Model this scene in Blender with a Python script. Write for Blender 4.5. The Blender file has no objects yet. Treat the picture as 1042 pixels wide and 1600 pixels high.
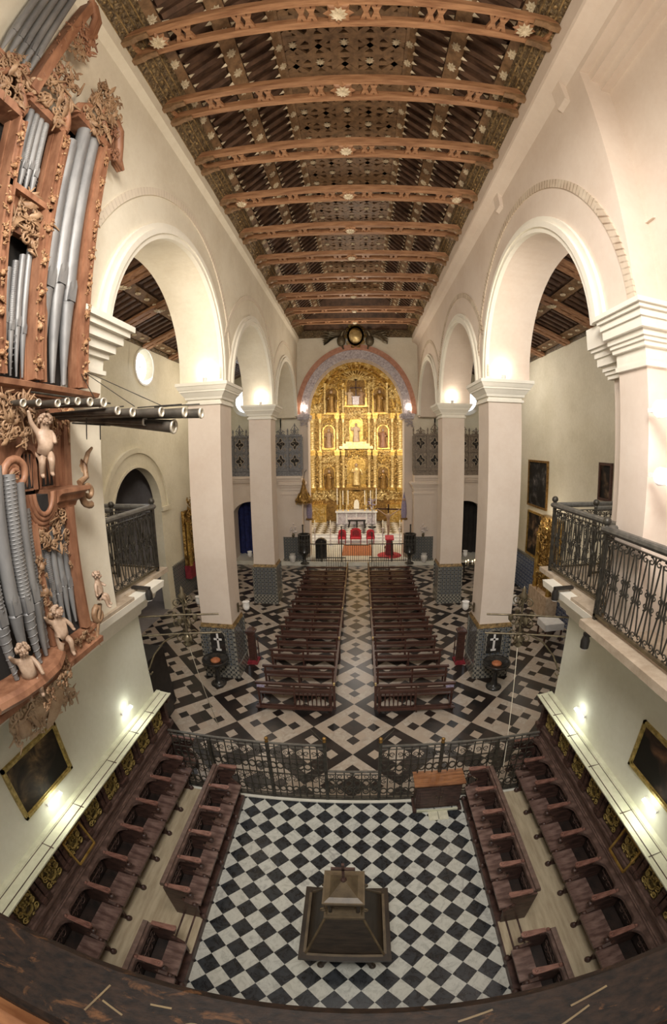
import bpy, math, random
from mathutils import Vector, Matrix
PI = math.pi
R = random.Random(7)
scene = bpy.context.scene
COL = scene.collection

# ------------------------------------------------------------------ camera
FPX = 615.4                                   # pixels per radian on the 1042 x 1600 frame
cam = bpy.data.cameras.new('camera')
cam_o = bpy.data.objects.new('camera', cam); COL.objects.link(cam_o); scene.camera = cam_o
cam.type = 'PANO'; cam.panorama_type = 'FISHEYE_LENS_POLYNOMIAL'
cam.sensor_fit = 'HORIZONTAL'; cam.sensor_width = 10.42; cam.sensor_height = 16.0
cam.fisheye_fov = math.radians(300)
_f = FPX / 100
cam.fisheye_polynomial_k0 = 0; cam.fisheye_polynomial_k1 = -1 / _f; cam.fisheye_polynomial_k2 = 0
cam.fisheye_polynomial_k3 = 0.0365 / _f ** 3; cam.fisheye_polynomial_k4 = 0
cam.shift_x = -(555.6 - 521) / 1042; cam.shift_y = (762.35 - 800) / 1600
CAM = Vector((0.196, -6.11, 7.76)); PITCH, YAW, ROLL = -0.1042, 0.0134, 0.0066
cam_o.location = CAM
_m = Matrix.Rotation(YAW, 3, 'Z') @ Matrix.Rotation(PITCH, 3, 'X') @ Matrix.Rotation(ROLL, 3, 'Y')
cam_o.rotation_euler = (_m @ Matrix.Rotation(PI / 2, 3, 'X')).to_euler()
cam.clip_end = 200

# ------------------------------------------------------------------ world, exposure
w = bpy.data.worlds.new('world'); scene.world = w; w.use_nodes = True
w.node_tree.nodes['Background'].inputs[0].default_value = (1.0, 0.93, 0.84, 1)
w.node_tree.nodes['Background'].inputs[1].default_value = 0.38
scene.view_settings.view_transform = 'Standard'; scene.view_settings.look = 'None'
scene.view_settings.exposure = 0.0; scene.view_settings.gamma = 1.0
scene.view_settings.use_curve_mapping = False
scene.cycles.max_bounces = 6; scene.cycles.diffuse_bounces = 4; scene.cycles.glossy_bounces = 3
scene.cycles.sample_clamp_indirect = 6

WARM = (1.0, 0.87, 0.70); WHITE = (1.0, 0.95, 0.88); COOL = (0.78, 0.87, 1.0); PINK = (1.0, 0.86, 0.84)
def lamp(name, kind, loc, energy, color=WARM, size=0.3, target=None, spot=None, blend=0.6, sy=None, spread=None):
    l = bpy.data.lights.new(name, kind); l.energy = energy; l.color = color
    if kind == 'AREA':
        l.size = size
        if sy: l.shape = 'RECTANGLE'; l.size_y = sy
        if spread: l.spread = spread
    else: l.shadow_soft_size = size
    if kind == 'SPOT': l.spot_size = spot; l.spot_blend = blend
    o = bpy.data.objects.new(name, l); COL.objects.link(o); o.location = loc
    if target is not None:
        o.rotation_euler = (Vector(target) - Vector(loc)).to_track_quat('-Z', 'Y').to_euler()
    return o
# large lights: unseen area lamps added over nave, choir and aisles; chancel lighting
lamp('nave_light', 'AREA', (0, -6.6, 12.0), 560, WHITE, 3.0, (-.3, 6, 3), sy=2, spread=math.radians(125))
lamp('choir_light', 'AREA', (0, -3.0, 13.6), 150, WHITE, 1.6, (0, -2.2, 0))
lamp('ceiling_fill_left', 'AREA', (-3.2, 3.0, 9.9), 70, WARM, 0.6, (0.6, 7, 17))
lamp('ceiling_fill_right', 'AREA', (3.2, 3.0, 9.9), 70, WARM, 0.6, (-0.6, 7, 17))
lamp('ceiling_fill_far', 'AREA', (0, 17.5, 11.5), 170, WARM, 0.8, (0, 12, 17))
lamp('ceiling_fill_near', 'AREA', (0.5, -5.5, 11.0), 260, WARM, 1.0, (0, 2, 17))
lamp('aisle_fill_left', 'AREA', (-6.0, 13.5, 12.2), 150, WARM, 2.0, (-8.0, 8, 4))
lamp('aisle_fill_right', 'AREA', (6.0, 13.5, 12.2), 150, WHITE, 2.0, (8.0, 8, 4))
lamp('aisle_near_left', 'AREA', (-6.0, 0.5, 11.5), 110, WARM, 2.0, (-8.4, 8, 6))
lamp('aisle_near_right', 'AREA', (6.0, 0.5, 11.5), 110, WHITE, 2.0, (8.4, 9, 6))
lamp('chancel_flood_left', 'AREA', (-3.0, 21.5, 9.0), 300, (1.0, 0.88, 0.68), 0.6, (0.6, 31, 7))
lamp('chancel_flood_right', 'AREA', (3.0, 21.5, 9.0), 300, (1.0, 0.88, 0.68), 0.6, (-0.6, 31, 7))
lamp('chancel_floor', 'AREA', (0, 24.5, 12.5), 380, (1.0, 0.93, 0.85), 1.2, (0, 26, 0))

lamp('stained_glass_light', 'SPOT', (-2.6, -6.9, 12.6), 190, (1.0, 0.52, 0.60), 0.25, (4.4, -1.7, 11.2), math.radians(16), 0.9)
lamp('stained_glass_light', 'SPOT', (-2.6, -6.9, 12.6), 170, (0.74, 0.66, 1.0), 0.25, (4.1, 0.6, 9.8), math.radians(26), 0.9)

# ------------------------------------------------------------------ materials
MATS = {}
class G:
    """a small node-graph writer"""
    def __init__(s, name):
        s.m = bpy.data.materials.new(name); s.m.use_nodes = True; s.nt = s.m.node_tree
        s.b = s.nt.nodes['Principled BSDF']
        MATS[name] = s.m
    def n(s, t, **kw):
        x = s.nt.nodes.new(t)
        for k, v in kw.items(): setattr(x, k, v)
        return x
    def link(s, a, b): s.nt.links.new(a, b)
    def setin(s, sock, v):
        if hasattr(v, 'is_output'): s.link(v, sock)
        else: sock.default_value = v
    def math(s, op, a, b=0.0, c=0.0):
        x = s.n('ShaderNodeMath', operation=op)
        for i, v in enumerate((a, b, c)): s.setin(x.inputs[i], v)
        return x.outputs[0]
    def pos(s):
        g = s.n('ShaderNodeNewGeometry'); x = s.n('ShaderNodeSeparateXYZ'); s.link(g.outputs['Position'], x.inputs[0])
        return g.outputs['Position'], x.outputs
    def obj(s):
        g = s.n('ShaderNodeTexCoord'); x = s.n('ShaderNodeSeparateXYZ'); s.link(g.outputs['Object'], x.inputs[0])
        return g.outputs['Object'], x.outputs
    def noise(s, vec, scale, detail=4, rough=0.6, dist=0.0):
        x = s.n('ShaderNodeTexNoise'); x.inputs['Scale'].default_value = scale; x.inputs['Detail'].default_value = detail
        x.inputs['Roughness'].default_value = rough; x.inputs['Distortion'].default_value = dist
        s.link(vec, x.inputs['Vector']); return x.outputs['Fac']
    def ramp(s, fac, stops, interp='LINEAR'):
        x = s.n('ShaderNodeValToRGB'); x.color_ramp.interpolation = interp
        e = x.color_ramp.elements
        while len(e) < len(stops): e.new(0.5)
        for el, (p, c) in zip(e, stops): el.position = p; el.color = (*c, 1) if len(c) == 3 else c
        s.setin(x.inputs[0], fac); return x.outputs[0]
    def mix(s, f, a, b, blend='MIX'):
        x = s.n('ShaderNodeMix', data_type='RGBA', blend_type=blend)
        s.setin(x.inputs['Factor'], f)
        for k, v in ((6, a), (7, b)):
            if hasattr(v, 'is_output'): s.link(v, x.inputs[k])
            else: x.inputs[k].default_value = (*v, 1)
        return x.outputs[2]
    def bump(s, h, strength=0.3, dist=0.02):
        x = s.n('ShaderNodeBump'); x.inputs['Strength'].default_value = strength; x.inputs['Distance'].default_value = dist
        s.link(h, x.inputs['Height']); s.link(x.outputs[0], s.b.inputs['Normal'])
    def out(s, col, rough=0.5, metal=0.0, spec=None):
        s.setin(s.b.inputs['Base Color'], col if hasattr(col, 'is_output') else (*col, 1))
        s.setin(s.b.inputs['Roughness'], rough); s.setin(s.b.inputs['Metallic'], metal)
        if spec is not None: s.b.inputs['Specular IOR Level'].default_value = spec
        return s.m

def simple(name, c1, c2, scale=4, rough=0.5, metal=0.0, bump=0.0, stretch=(1, 1, 1), spec=None, lo=0.35, hi=0.65, dist=0.0):
    g = G(name); v, _ = g.obj()
    mp = g.n('ShaderNodeMapping'); mp.inputs['Scale'].default_value = stretch; g.link(v, mp.inputs[0])
    f = g.noise(mp.outputs[0], scale, 5, 0.62, dist)
    if bump: g.bump(f, bump)
    return g.out(g.ramp(f, [(lo, c1), (hi, c2)]), rough, metal, spec)

def glow(name, col, strength):
    g = G(name); g.b.inputs['Emission Color'].default_value = (*col, 1); g.b.inputs['Emission Strength'].default_value = strength
    g.out(col, 0.5)

def plaster(name, c1, c2, scale=0.7, bump=0.12):
    g = G(name); v, _ = g.pos()
    a = g.noise(v, scale, 6, 0.65); b = g.noise(v, 9, 4, 0.6)
    f = g.math('MULTIPLY_ADD', b, 0.25, g.math('MULTIPLY', a, 0.75))
    g.bump(b, bump, 0.02)
    return g.out(g.ramp(f, [(0.36, c1), (0.6, c2)]), 0.75)
plaster('plaster_cream', (0.70, 0.63, 0.50), (0.80, 0.74, 0.61))
plaster('plaster_pink', (0.66, 0.55, 0.46), (0.72, 0.62, 0.53))
plaster('plaster_white', (0.76, 0.72, 0.62), (0.84, 0.80, 0.70))
plaster('plaster_choir', (0.64, 0.635, 0.52), (0.72, 0.72, 0.61))
plaster('plaster_aisle', (0.66, 0.60, 0.44), (0.80, 0.74, 0.58), 0.45)
plaster('ledge_stone', (0.46, 0.46, 0.33), (0.62, 0.62, 0.47), 1.6, 0.2)
plaster('slab_stone', (0.36, 0.28, 0.20), (0.52, 0.43, 0.33), 2.5, 0.25)
simple('marble_trim', (0.60, 0.58, 0.49), (0.76, 0.74, 0.66), 2.2, 0.3, lo=0.3, hi=0.7)
simple('marble_white', (0.62, 0.61, 0.60), (0.82, 0.81, 0.79), 3, 0.25, dist=1.5)
simple('wood_stall', (0.030, 0.016, 0.013), (0.095, 0.050, 0.039), 5, 0.42, bump=0.15, stretch=(1, 1, 4))
simple('wood_stall_worn', (0.12, 0.052, 0.04), (0.26, 0.135, 0.105), 7, 0.34, bump=0.12, stretch=(1, 5, 1))
simple('wood_stall_shade', (0.010, 0.007, 0.006), (0.030, 0.018, 0.014), 6, 0.45)  # stall wood darkened in colour for shaded wells and under-seat spaces
simple('wood_stall_rail', (0.060, 0.036, 0.029), (0.155, 0.098, 0.080), 6, 0.4, bump=0.12, stretch=(1, 1, 4))
simple('wood_seat', (0.085, 0.048, 0.040), (0.215, 0.140, 0.118), 3.5, 0.36, bump=0.12, stretch=(1, 4, 1))
simple('wood_lectern', (0.016, 0.011, 0.007), (0.04, 0.027, 0.017), 4, 0.38, bump=0.1, stretch=(1, 1, 4))
simple('wood_lectern_light', (0.07, 0.050, 0.028), (0.13, 0.094, 0.053), 5, 0.45, bump=0.1)
simple('wood_bench', (0.16, 0.062, 0.026), (0.33, 0.15, 0.065), 3, 0.32, stretch=(1, 7, 1))
simple('wood_pew', (0.034, 0.014, 0.010), (0.092, 0.040, 0.029), 4, 0.3, stretch=(1, 6, 6))
simple('wood_organ', (0.19, 0.080, 0.042), (0.36, 0.175, 0.098), 3.2, 0.5, bump=0.1, stretch=(2, 2, 0.7))
simple('wood_carving', (0.19, 0.10, 0.05), (0.41, 0.26, 0.15), 6, 0.5, bump=0.3)
simple('wood_cherub', (0.32, 0.21, 0.14), (0.50, 0.36, 0.26), 5, 0.5, bump=0.1)
simple('wood_board', (0.35, 0.28, 0.185), (0.50, 0.42, 0.29), 2.5, 0.55, bump=0.1, stretch=(4, 0.6, 1))
simple('wood_beam', (0.235, 0.105, 0.048), (0.46, 0.245, 0.125), 3, 0.55, bump=0.15, stretch=(0.6, 4, 4))
simple('wood_ceiling', (0.055, 0.028, 0.016), (0.16, 0.085, 0.048), 2.5, 0.6, bump=0.3)
simple('wood_rafter', (0.06, 0.03, 0.018), (0.15, 0.08, 0.048), 3, 0.6, bump=0.2)
simple('wood_lattice', (0.15, 0.085, 0.042), (0.30, 0.175, 0.088), 6, 0.5, bump=0.3)
simple('gilt_frieze', (0.10, 0.062, 0.028), (0.42, 0.28, 0.12), 9, 0.45, 0.25, 0.5)
simple('ornament_pale', (0.52, 0.41, 0.26), (0.82, 0.72, 0.54), 8, 0.5, 0.1)
simple('wood_rail', (0.016, 0.010, 0.007), (0.055, 0.03, 0.018), 5, 0.33, bump=0.3, stretch=(0.7, 2.5, 2.5))
simple('pipe_metal', (0.20, 0.198, 0.20), (0.32, 0.315, 0.31), 3, 0.5, 0.35, stretch=(1, 1, 0.4))
simple('pipe_dark', (0.085, 0.075, 0.062), (0.16, 0.14, 0.115), 4, 0.4, 0.6)
simple('pipe_rim', (0.62, 0.56, 0.46), (0.75, 0.69, 0.58), 4, 0.4, 0.5)
simple('iron', (0.034, 0.031, 0.026), (0.088, 0.080, 0.064), 9, 0.45, 0.5)
simple('iron_grey', (0.10, 0.098, 0.088), (0.18, 0.172, 0.155), 9, 0.42, 0.5)
simple('bronze', (0.10, 0.08, 0.05), (0.18, 0.145, 0.09), 9, 0.4, 0.6)
simple('gold', (0.38, 0.22, 0.045), (0.78, 0.52, 0.16), 5, 0.34, 0.75, 0.5)
simple('gold_pale', (0.55, 0.38, 0.14), (0.86, 0.68, 0.34), 5, 0.34, 0.55, 0.4)
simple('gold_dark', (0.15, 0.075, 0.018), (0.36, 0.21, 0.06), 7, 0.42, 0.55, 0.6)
simple('gold_green', (0.26, 0.195, 0.055), (0.60, 0.46, 0.17), 12, 0.42, 0.5, 0.6)
simple('silver_carved', (0.42, 0.37, 0.40), (0.72, 0.66, 0.68), 8, 0.5, 0.15, 0.8)
simple('brick_red', (0.42, 0.19, 0.12), (0.56, 0.30, 0.21), 5, 0.7, bump=0.3)
simple('red_velvet', (0.40, 0.018, 0.03), (0.58, 0.04, 0.06), 6, 0.6)
simple('red_dark', (0.16, 0.01, 0.018), (0.28, 0.028, 0.04), 6, 0.65)
simple('blue_cloth', (0.01, 0.014, 0.07), (0.02, 0.03, 0.15), 4, 0.8)
simple('black_wood', (0.012, 0.010, 0.009), (0.030, 0.026, 0.023), 6, 0.35)
simple('black_stone', (0.015, 0.014, 0.013), (0.04, 0.037, 0.033), 8, 0.25)
simple('white_cloth', (0.68, 0.66, 0.63), (0.80, 0.78, 0.75), 4, 0.8)
simple('wax', (0.78, 0.72, 0.58), (0.86, 0.80, 0.68), 4, 0.5)
simple('orange_red', (0.34, 0.10, 0.04), (0.52, 0.20, 0.085), 7, 0.5)
simple('flower_purple', (0.20, 0.165, 0.28), (0.40, 0.35, 0.46), 20, 0.7)
simple('flower_white', (0.60, 0.50, 0.46), (0.85, 0.78, 0.74), 22, 0.7)
simple('paper', (0.50, 0.48, 0.36), (0.66, 0.64, 0.50), 5, 0.7)
simple('cloth_white_glass', (0.62, 0.60, 0.56), (0.80, 0.78, 0.74), 4, 0.2)
simple('rope', (0.55, 0.50, 0.40), (0.68, 0.62, 0.50), 40, 0.8)
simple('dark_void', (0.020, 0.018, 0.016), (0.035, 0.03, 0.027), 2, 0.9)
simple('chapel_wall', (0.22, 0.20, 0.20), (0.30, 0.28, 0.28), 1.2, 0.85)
simple('stone_carved', (0.40, 0.28, 0.18), (0.60, 0.46, 0.32), 5, 0.7, bump=0.3)
simple('tribune_light', (0.34, 0.28, 0.21), (0.52, 0.44, 0.34), 8, 0.5)
simple('tribune_wood', (0.13, 0.10, 0.072), (0.27, 0.215, 0.165), 10, 0.55, bump=0.3)
simple('tribune_daylit', (0.11, 0.11, 0.115), (0.25, 0.245, 0.25), 10, 0.55, bump=0.3)  # left tribune wood with the bluish daylight put into its colour
glow('lamp_white', (1.0, 0.97, 0.88), 14)
glow('lamp_flood', (1.0, 0.95, 0.88), 22)
glow('candle_flame', (1.0, 0.72, 0.35), 10)
glow('daylight_pane', (0.86, 0.93, 1.0), 3.2)

def marble_checker():
    g = G('choir_checker'); v, p = g.pos()
    a = g.math('FLOOR', g.math('ADD', g.math('DIVIDE', g.math('ADD', p[0], p[1]), 0.4), 0.5))
    b = g.math('FLOOR', g.math('ADD', g.math('DIVIDE', g.math('SUBTRACT', p[1], p[0]), 0.4), 0.5))
    par = g.math('FLOORED_MODULO', g.math('ADD', a, b), 2)
    cm = g.n('ShaderNodeCombineXYZ'); g.link(a, cm.inputs[0]); g.link(b, cm.inputs[1])
    wn = g.n('ShaderNodeTexWhiteNoise'); g.link(cm.outputs[0], wn.inputs[0])
    ad = g.n('ShaderNodeVectorMath', operation='MULTIPLY_ADD'); g.link(wn.outputs['Color'], ad.inputs[0]); ad.inputs[1].default_value = (9, 9, 9); g.link(v, ad.inputs[2])
    vein = g.noise(ad.outputs[0], 5, 6, 0.7, 1.6)
    white = g.mix(g.math('MULTIPLY', wn.outputs[0], 0.45), g.ramp(vein, [(0.32, (0.33, 0.33, 0.31)), (0.56, (0.52, 0.53, 0.49))]), (0.53, 0.52, 0.44))
    black = g.ramp(vein, [(0.4, (0.012, 0.013, 0.014)), (0.75, (0.045, 0.052, 0.062))])
    g.out(g.mix(par, white, black), g.math('MULTIPLY_ADD', vein, 0.12, 0.22))
marble_checker()

def nave_floor():
    g = G('nave_pattern'); v, p = g.pos()
    h = 1.13
    X = g.math('DIVIDE', g.math('ADD', p[0], 0.03), h); Y = g.math('DIVIDE', g.math('SUBTRACT', p[1], 3.02), h)
    P = g.math('ADD', g.math('DIVIDE', g.math('ADD', X, Y), 2), 0.5); Q = g.math('ADD', g.math('DIVIDE', g.math('SUBTRACT', Y, X), 2), 0.5)
    par = g.math('FLOORED_MODULO', g.math('ADD', g.math('FLOOR', P), g.math('FLOOR', Q)), 2)
    fp = g.math('ABSOLUTE', g.math('SUBTRACT', g.math('MULTIPLY', g.math('FRACT', P), 6), 3))
    fq = g.math('ABSOLUTE', g.math('SUBTRACT', g.math('MULTIPLY', g.math('FRACT', Q), 6), 3))
    c = g.math('LESS_THAN', g.math('MAXIMUM', fp, fq), 1)
    d = g.math('MULTIPLY', g.math('GREATER_THAN', g.math('MINIMUM', fp, fq), 1), g.math('LESS_THAN', g.math('MAXIMUM', fp, fq), 2))
    flip = g.math('ADD', c, d)
    k = g.math('FLOORED_MODULO', g.math('ADD', par, flip), 2)
    # every little tile has its own tone
    cm = g.n('ShaderNodeCombineXYZ'); g.link(g.math('FLOOR', g.math('MULTIPLY', P, 6)), cm.inputs[0]); g.link(g.math('FLOOR', g.math('MULTIPLY', Q, 6)), cm.inputs[1])
    wn = g.n('ShaderNodeTexWhiteNoise'); g.link(cm.outputs[0], wn.inputs[0])
    nz = g.noise(v, 6, 5, 0.65, 0.8)
    light = g.mix(wn.outputs[0], g.ramp(nz, [(0.35, (0.31, 0.26, 0.21)), (0.62, (0.46, 0.41, 0.35))]), (0.38, 0.31, 0.245))
    dark = g.mix(wn.outputs[0], (0.008, 0.007, 0.007), (0.026, 0.017, 0.014))
    g.out(g.mix(k, light, dark), 0.3)
nave_floor()

def azulejo(name, cols, k=22.0):
    g = G(name); v, p = g.pos()
    u = g.math('MULTIPLY', g.math('ADD', p[0], p[1]), k); z = g.math('MULTIPLY', p[2], k)
    a = g.math('MULTIPLY', g.math('SINE', u), g.math('SINE', z))
    b = g.math('SINE', g.math('ADD', g.math('MULTIPLY', u, 2), g.math('MULTIPLY', g.math('SINE', z), 2.2)))
    f = g.math('MULTIPLY_ADD', b, 0.22, g.math('MULTIPLY_ADD', a, 0.5, 0.5))
    nz = g.noise(v, 30, 3)
    f = g.math('MULTIPLY_ADD', nz, 0.25, g.math('SUBTRACT', f, 0.12))
    g.out(g.ramp(f, [(0.25, cols[0]), (0.42, cols[1]), (0.55, cols[2]), (0.72, cols[1]), (0.82, cols[3])]), 0.22)
azulejo('tiles_dado', [(0.05, 0.055, 0.06), (0.16, 0.155, 0.135), (0.30, 0.285, 0.24), (0.06, 0.08, 0.12)], 32.0)
azulejo('tiles_band', [(0.03, 0.035, 0.04), (0.32, 0.30, 0.25), (0.045, 0.05, 0.06), (0.27, 0.25, 0.20)], 34.0)
azulejo('tiles_blue', [(0.035, 0.055, 0.12), (0.16, 0.20, 0.28), (0.38, 0.38, 0.36), (0.04, 0.07, 0.18)], 18.0)

def brick_band():
    g = G('brick_outline'); v, p = g.pos()
    dy = g.math('SUBTRACT', g.math('FLOORED_MODULO', g.math('ADD', p[1], 0.97), 6.9), 3.45)
    ang = g.math('ARCTAN2', g.math('SUBTRACT', p[2], 9.8), dy)
    s = g.math('SINE', g.math('MULTIPLY', ang, 190))
    nz = g.noise(v, 2.5, 4)
    side = g.math('MULTIPLY_ADD', g.math('GREATER_THAN', p[0], 0), 0.75, 0.2)
    f = g.math('MULTIPLY', g.math('GREATER_THAN', s, 0.72), g.ramp(nz, [(0.38, (0.15, 0.15, 0.15)), (0.62, (0.9, 0.9, 0.9))]))
    base = g.mix(g.math('MULTIPLY', nz, side), (0.76, 0.68, 0.56), (0.42, 0.30, 0.20))
    g.out(g.mix(g.math('MULTIPLY', f, g.math('ADD', side, 0.1)), base, (0.26, 0.18, 0.12)), 0.8)
brick_band()

def painting(name, seed, cols):
    g = G(name); v, p = g.pos()
    mp = g.n('ShaderNodeMapping'); mp.inputs['Location'].default_value = (seed, seed * 2, seed * 3); g.link(v, mp.inputs[0])
    f = g.noise(mp.outputs[0], 2.3, 5, 0.55, 0.8); h = g.noise(mp.outputs[0], 1.4, 2, 0.5)
    c = g.ramp(f, [(0.40, cols[0]), (0.54, cols[1]), (0.64, cols[2]), (0.74, cols[3])])
    g.out(g.mix(g.ramp(h, [(0.45, (0, 0, 0)), (0.62, (1, 1, 1))]), (0.012, 0.010, 0.007), c), 0.7, 0, 0.25)
painting('picture_religious', 1.3, [(0.016, 0.013, 0.009), (0.075, 0.05, 0.028), (0.20, 0.13, 0.06), (0.34, 0.27, 0.17)])
painting('picture_brown', 4.7, [(0.03, 0.018, 0.012), (0.10, 0.05, 0.03), (0.22, 0.11, 0.055), (0.30, 0.18, 0.10)])
painting('picture_dark', 8.1, [(0.012, 0.012, 0.012), (0.05, 0.045, 0.04), (0.14, 0.12, 0.11), (0.30, 0.26, 0.24)])
painting('picture_warm', 2.9, [(0.06, 0.035, 0.02), (0.22, 0.13, 0.07), (0.42, 0.30, 0.18), (0.55, 0.45, 0.32)])

def carved(name, c_lo, c_mid, c_hi, scale, metal, strength=1.0, dist=0.06):
    g = G(name); v, _ = g.obj()
    vo = g.n('ShaderNodeTexVoronoi'); vo.inputs['Scale'].default_value = scale; g.link(v, vo.inputs['Vector'])
    nz = g.noise(v, scale * 1.6, 5, 0.65, 1.2)
    f = g.math('ADD', g.math('MULTIPLY', vo.outputs['Distance'], 0.7), g.math('MULTIPLY', nz, 0.6))
    g.bump(f, strength, dist)
    g.out(g.ramp(nz, [(0.34, c_lo), (0.5, c_mid), (0.66, c_hi)]), 0.36, metal)  # relief shade put into the colour: hollows darker, ridges lighter
carved('gold_carved', (0.07, 0.033, 0.006), (0.36, 0.205, 0.05), (0.80, 0.57, 0.22), 4.0, 0.6)
carved('silver_relief', (0.30, 0.25, 0.28), (0.52, 0.47, 0.50), (0.70, 0.65, 0.67), 5.0, 0.1)
carved('frieze_relief', (0.05, 0.032, 0.018), (0.15, 0.10, 0.05), (0.36, 0.26, 0.13), 8.0, 0.2)
carved('carving_relief', (0.26, 0.11, 0.05), (0.43, 0.23, 0.11), (0.62, 0.42, 0.24), 7.0, 0.0)
carved('tribune_relief', (0.03, 0.024, 0.018), (0.17, 0.135, 0.095), (0.42, 0.35, 0.26), 5.0, 0.0)
carved('tribune_relief_daylit', (0.03, 0.028, 0.028), (0.16, 0.145, 0.13), (0.38, 0.36, 0.33), 5.0, 0.0)
simple('worn_paint', (0.08, 0.05, 0.022), (0.16, 0.11, 0.045), 8, 0.6)
carved('panel_gilt', (0.02, 0.013, 0.006), (0.07, 0.047, 0.016), (0.20, 0.15, 0.05), 9.0, 0.35)
M = MATS

# ------------------------------------------------------------------ mesh helpers
class MB:
    """collects simple shapes and links them as ONE mesh object"""
    def __init__(s): s.v = []; s.f = []; s.sm = []; s.mi = []; s.cur = 0
    def add(s, vs, fs, smooth=False):
        o = len(s.v); s.v += [tuple(v) for v in vs]
        for f in fs: s.f.append(tuple(i + o for i in f)); s.sm.append(smooth); s.mi.append(s.cur)
        return s
    def box(s, x0, x1, y0, y1, z0, z1):
        v = [(x0, y0, z0), (x1, y0, z0), (x1, y1, z0), (x0, y1, z0), (x0, y0, z1), (x1, y0, z1), (x1, y1, z1), (x0, y1, z1)]
        return s.add(v, [(3, 2, 1, 0), (4, 5, 6, 7), (0, 1, 5, 4), (1, 2, 6, 5), (2, 3, 7, 6), (3, 0, 4, 7)])
    def frus(s, cx, cy, z0, z1, a0, b0, a1, b1):
        v = [(cx - a0, cy - b0, z0), (cx + a0, cy - b0, z0), (cx + a0, cy + b0, z0), (cx - a0, cy + b0, z0),
             (cx - a1, cy - b1, z1), (cx + a1, cy - b1, z1), (cx + a1, cy + b1, z1), (cx - a1, cy + b1, z1)]
        return s.add(v, [(3, 2, 1, 0), (4, 5, 6, 7), (0, 1, 5, 4), (1, 2, 6, 5), (2, 3, 7, 6), (3, 0, 4, 7)])
    def bar(s, p, q, w, d=None, up=(0, 0, 1)):
        """rectangular bar from p to q"""
        p, q = Vector(p), Vector(q); d = d or w; t = (q - p).normalized(); u = Vector(up)
        if abs(t.dot(u)) > 0.95: u = Vector((1, 0, 0))
        a = t.cross(u).normalized() * w / 2; b = a.cross(t).normalized() * d / 2
        v = [c + sx * a + sy * b for c in (p, q) for sx, sy in ((-1, -1), (1, -1), (1, 1), (-1, 1))]
        return s.add(v, [(3, 2, 1, 0), (4, 5, 6, 7), (0, 1, 5, 4), (1, 2, 6, 5), (2, 3, 7, 6), (3, 0, 4, 7)])
    def prism(s, poly, axis, a, b):
        """polygon in the two remaining axes, extruded along axis from a to b"""
        n = len(poly)
        def mk(p, t):
            if axis == 'x': return (t, p[0], p[1])
            if axis == 'y': return (p[0], t, p[1])
            return (p[0], p[1], t)
        v = [mk(p, a) for p in poly] + [mk(p, b) for p in poly]
        f = [tuple(range(n - 1, -1, -1)), tuple(range(n, 2 * n))] + [(i, (i + 1) % n, n + (i + 1) % n, n + i) for i in range(n)]
        return s.add(v, f)
    def tube(s, pts, r, n=6, caps=True):
        pts = [Vector(p) for p in pts]; m = len(pts)
        rs = r if isinstance(r, (list, tuple)) else [r] * m
        t0 = (pts[1] - pts[0]).normalized(); up = Vector((0, 0, 1)) if abs(t0.z) < 0.9 else Vector((1, 0, 0))
        a = t0.cross(up).normalized(); vs = []
        for i, p in enumerate(pts):
            t = (pts[min(i + 1, m - 1)] - pts[max(i - 1, 0)])
            t = t.normalized() if t.length > 1e-9 else t0
            a = (a - t * a.dot(t)); a = a.normalized() if a.length > 1e-6 else t.orthogonal().normalized()
            b = t.cross(a)
            vs += [p + (a * math.cos(2 * PI * k / n) + b * math.sin(2 * PI * k / n)) * rs[i] for k in range(n)]
        fs = [(i * n + k, i * n + (k + 1) % n, (i + 1) * n + (k + 1) % n, (i + 1) * n + k) for i in range(m - 1) for k in range(n)]
        s.add(vs, fs, True)
        if caps: s.add(vs[:n], [tuple(range(n - 1, -1, -1))]); s.add(vs[-n:], [tuple(range(n))])
        return s
    def lathe(s, prof, n=14, c=(0, 0, 0), axis=(0, 0, 1), sx=1, sy=1):
        """profile [(r, h)] turned about axis"""
        ax = Vector(axis).normalized(); a = ax.orthogonal().normalized() if abs(ax.z) < 0.99 else Vector((1, 0, 0)); b = ax.cross(a); c = Vector(c)
        vs = []
        for r, h in prof: vs += [c + ax * h + a * (r * sx * math.cos(2 * PI * k / n)) + b * (r * sy * math.sin(2 * PI * k / n)) for k in range(n)]
        m = len(prof)
        s.add(vs, [(i * n + k, i * n + (k + 1) % n, (i + 1) * n + (k + 1) % n, (i + 1) * n + k) for i in range(m - 1) for k in range(n)], True)
        if prof[0][0] > 1e-4: s.add(vs[:n], [tuple(range(n - 1, -1, -1))])
        if prof[-1][0] > 1e-4: s.add(vs[-n:], [tuple(range(n))])
        return s
    def ball(s, c, r, n=10, sz=1.0, sx=1.0, sy=1.0):
        m = max(4, n // 2 + 1)
        return s.lathe([(max(r * math.sin(PI * i / m), 1e-5), -r * sz * math.cos(PI * i / m)) for i in range(m + 1)], n, c, sx=sx, sy=sy)
    def ring(s, axis, c, r0, r1, a, b, t0=0.0, t1=PI, n=28, ez=1.0):
        """flat ring sector (a voussoir band) in the plane across axis, from a to b along it; c = centre of the other two axes"""
        poly = [(c[0] + r1 * math.cos(t0 + (t1 - t0) * i / n), c[1] + ez * r1 * math.sin(t0 + (t1 - t0) * i / n)) for i in range(n + 1)]
        inn = [(c[0] + r0 * math.cos(t0 + (t1 - t0) * i / n), c[1] + ez * r0 * math.sin(t0 + (t1 - t0) * i / n)) for i in range(n + 1)]
        def mk(p, t):
            if axis == 'x': return (t, p[0], p[1])
            if axis == 'y': return (p[0], t, p[1])
            return (p[0], p[1], t)
        v = [mk(p, t) for t in (a, b) for l in (inn, poly) for p in l]; k = n + 1; f = []
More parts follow.
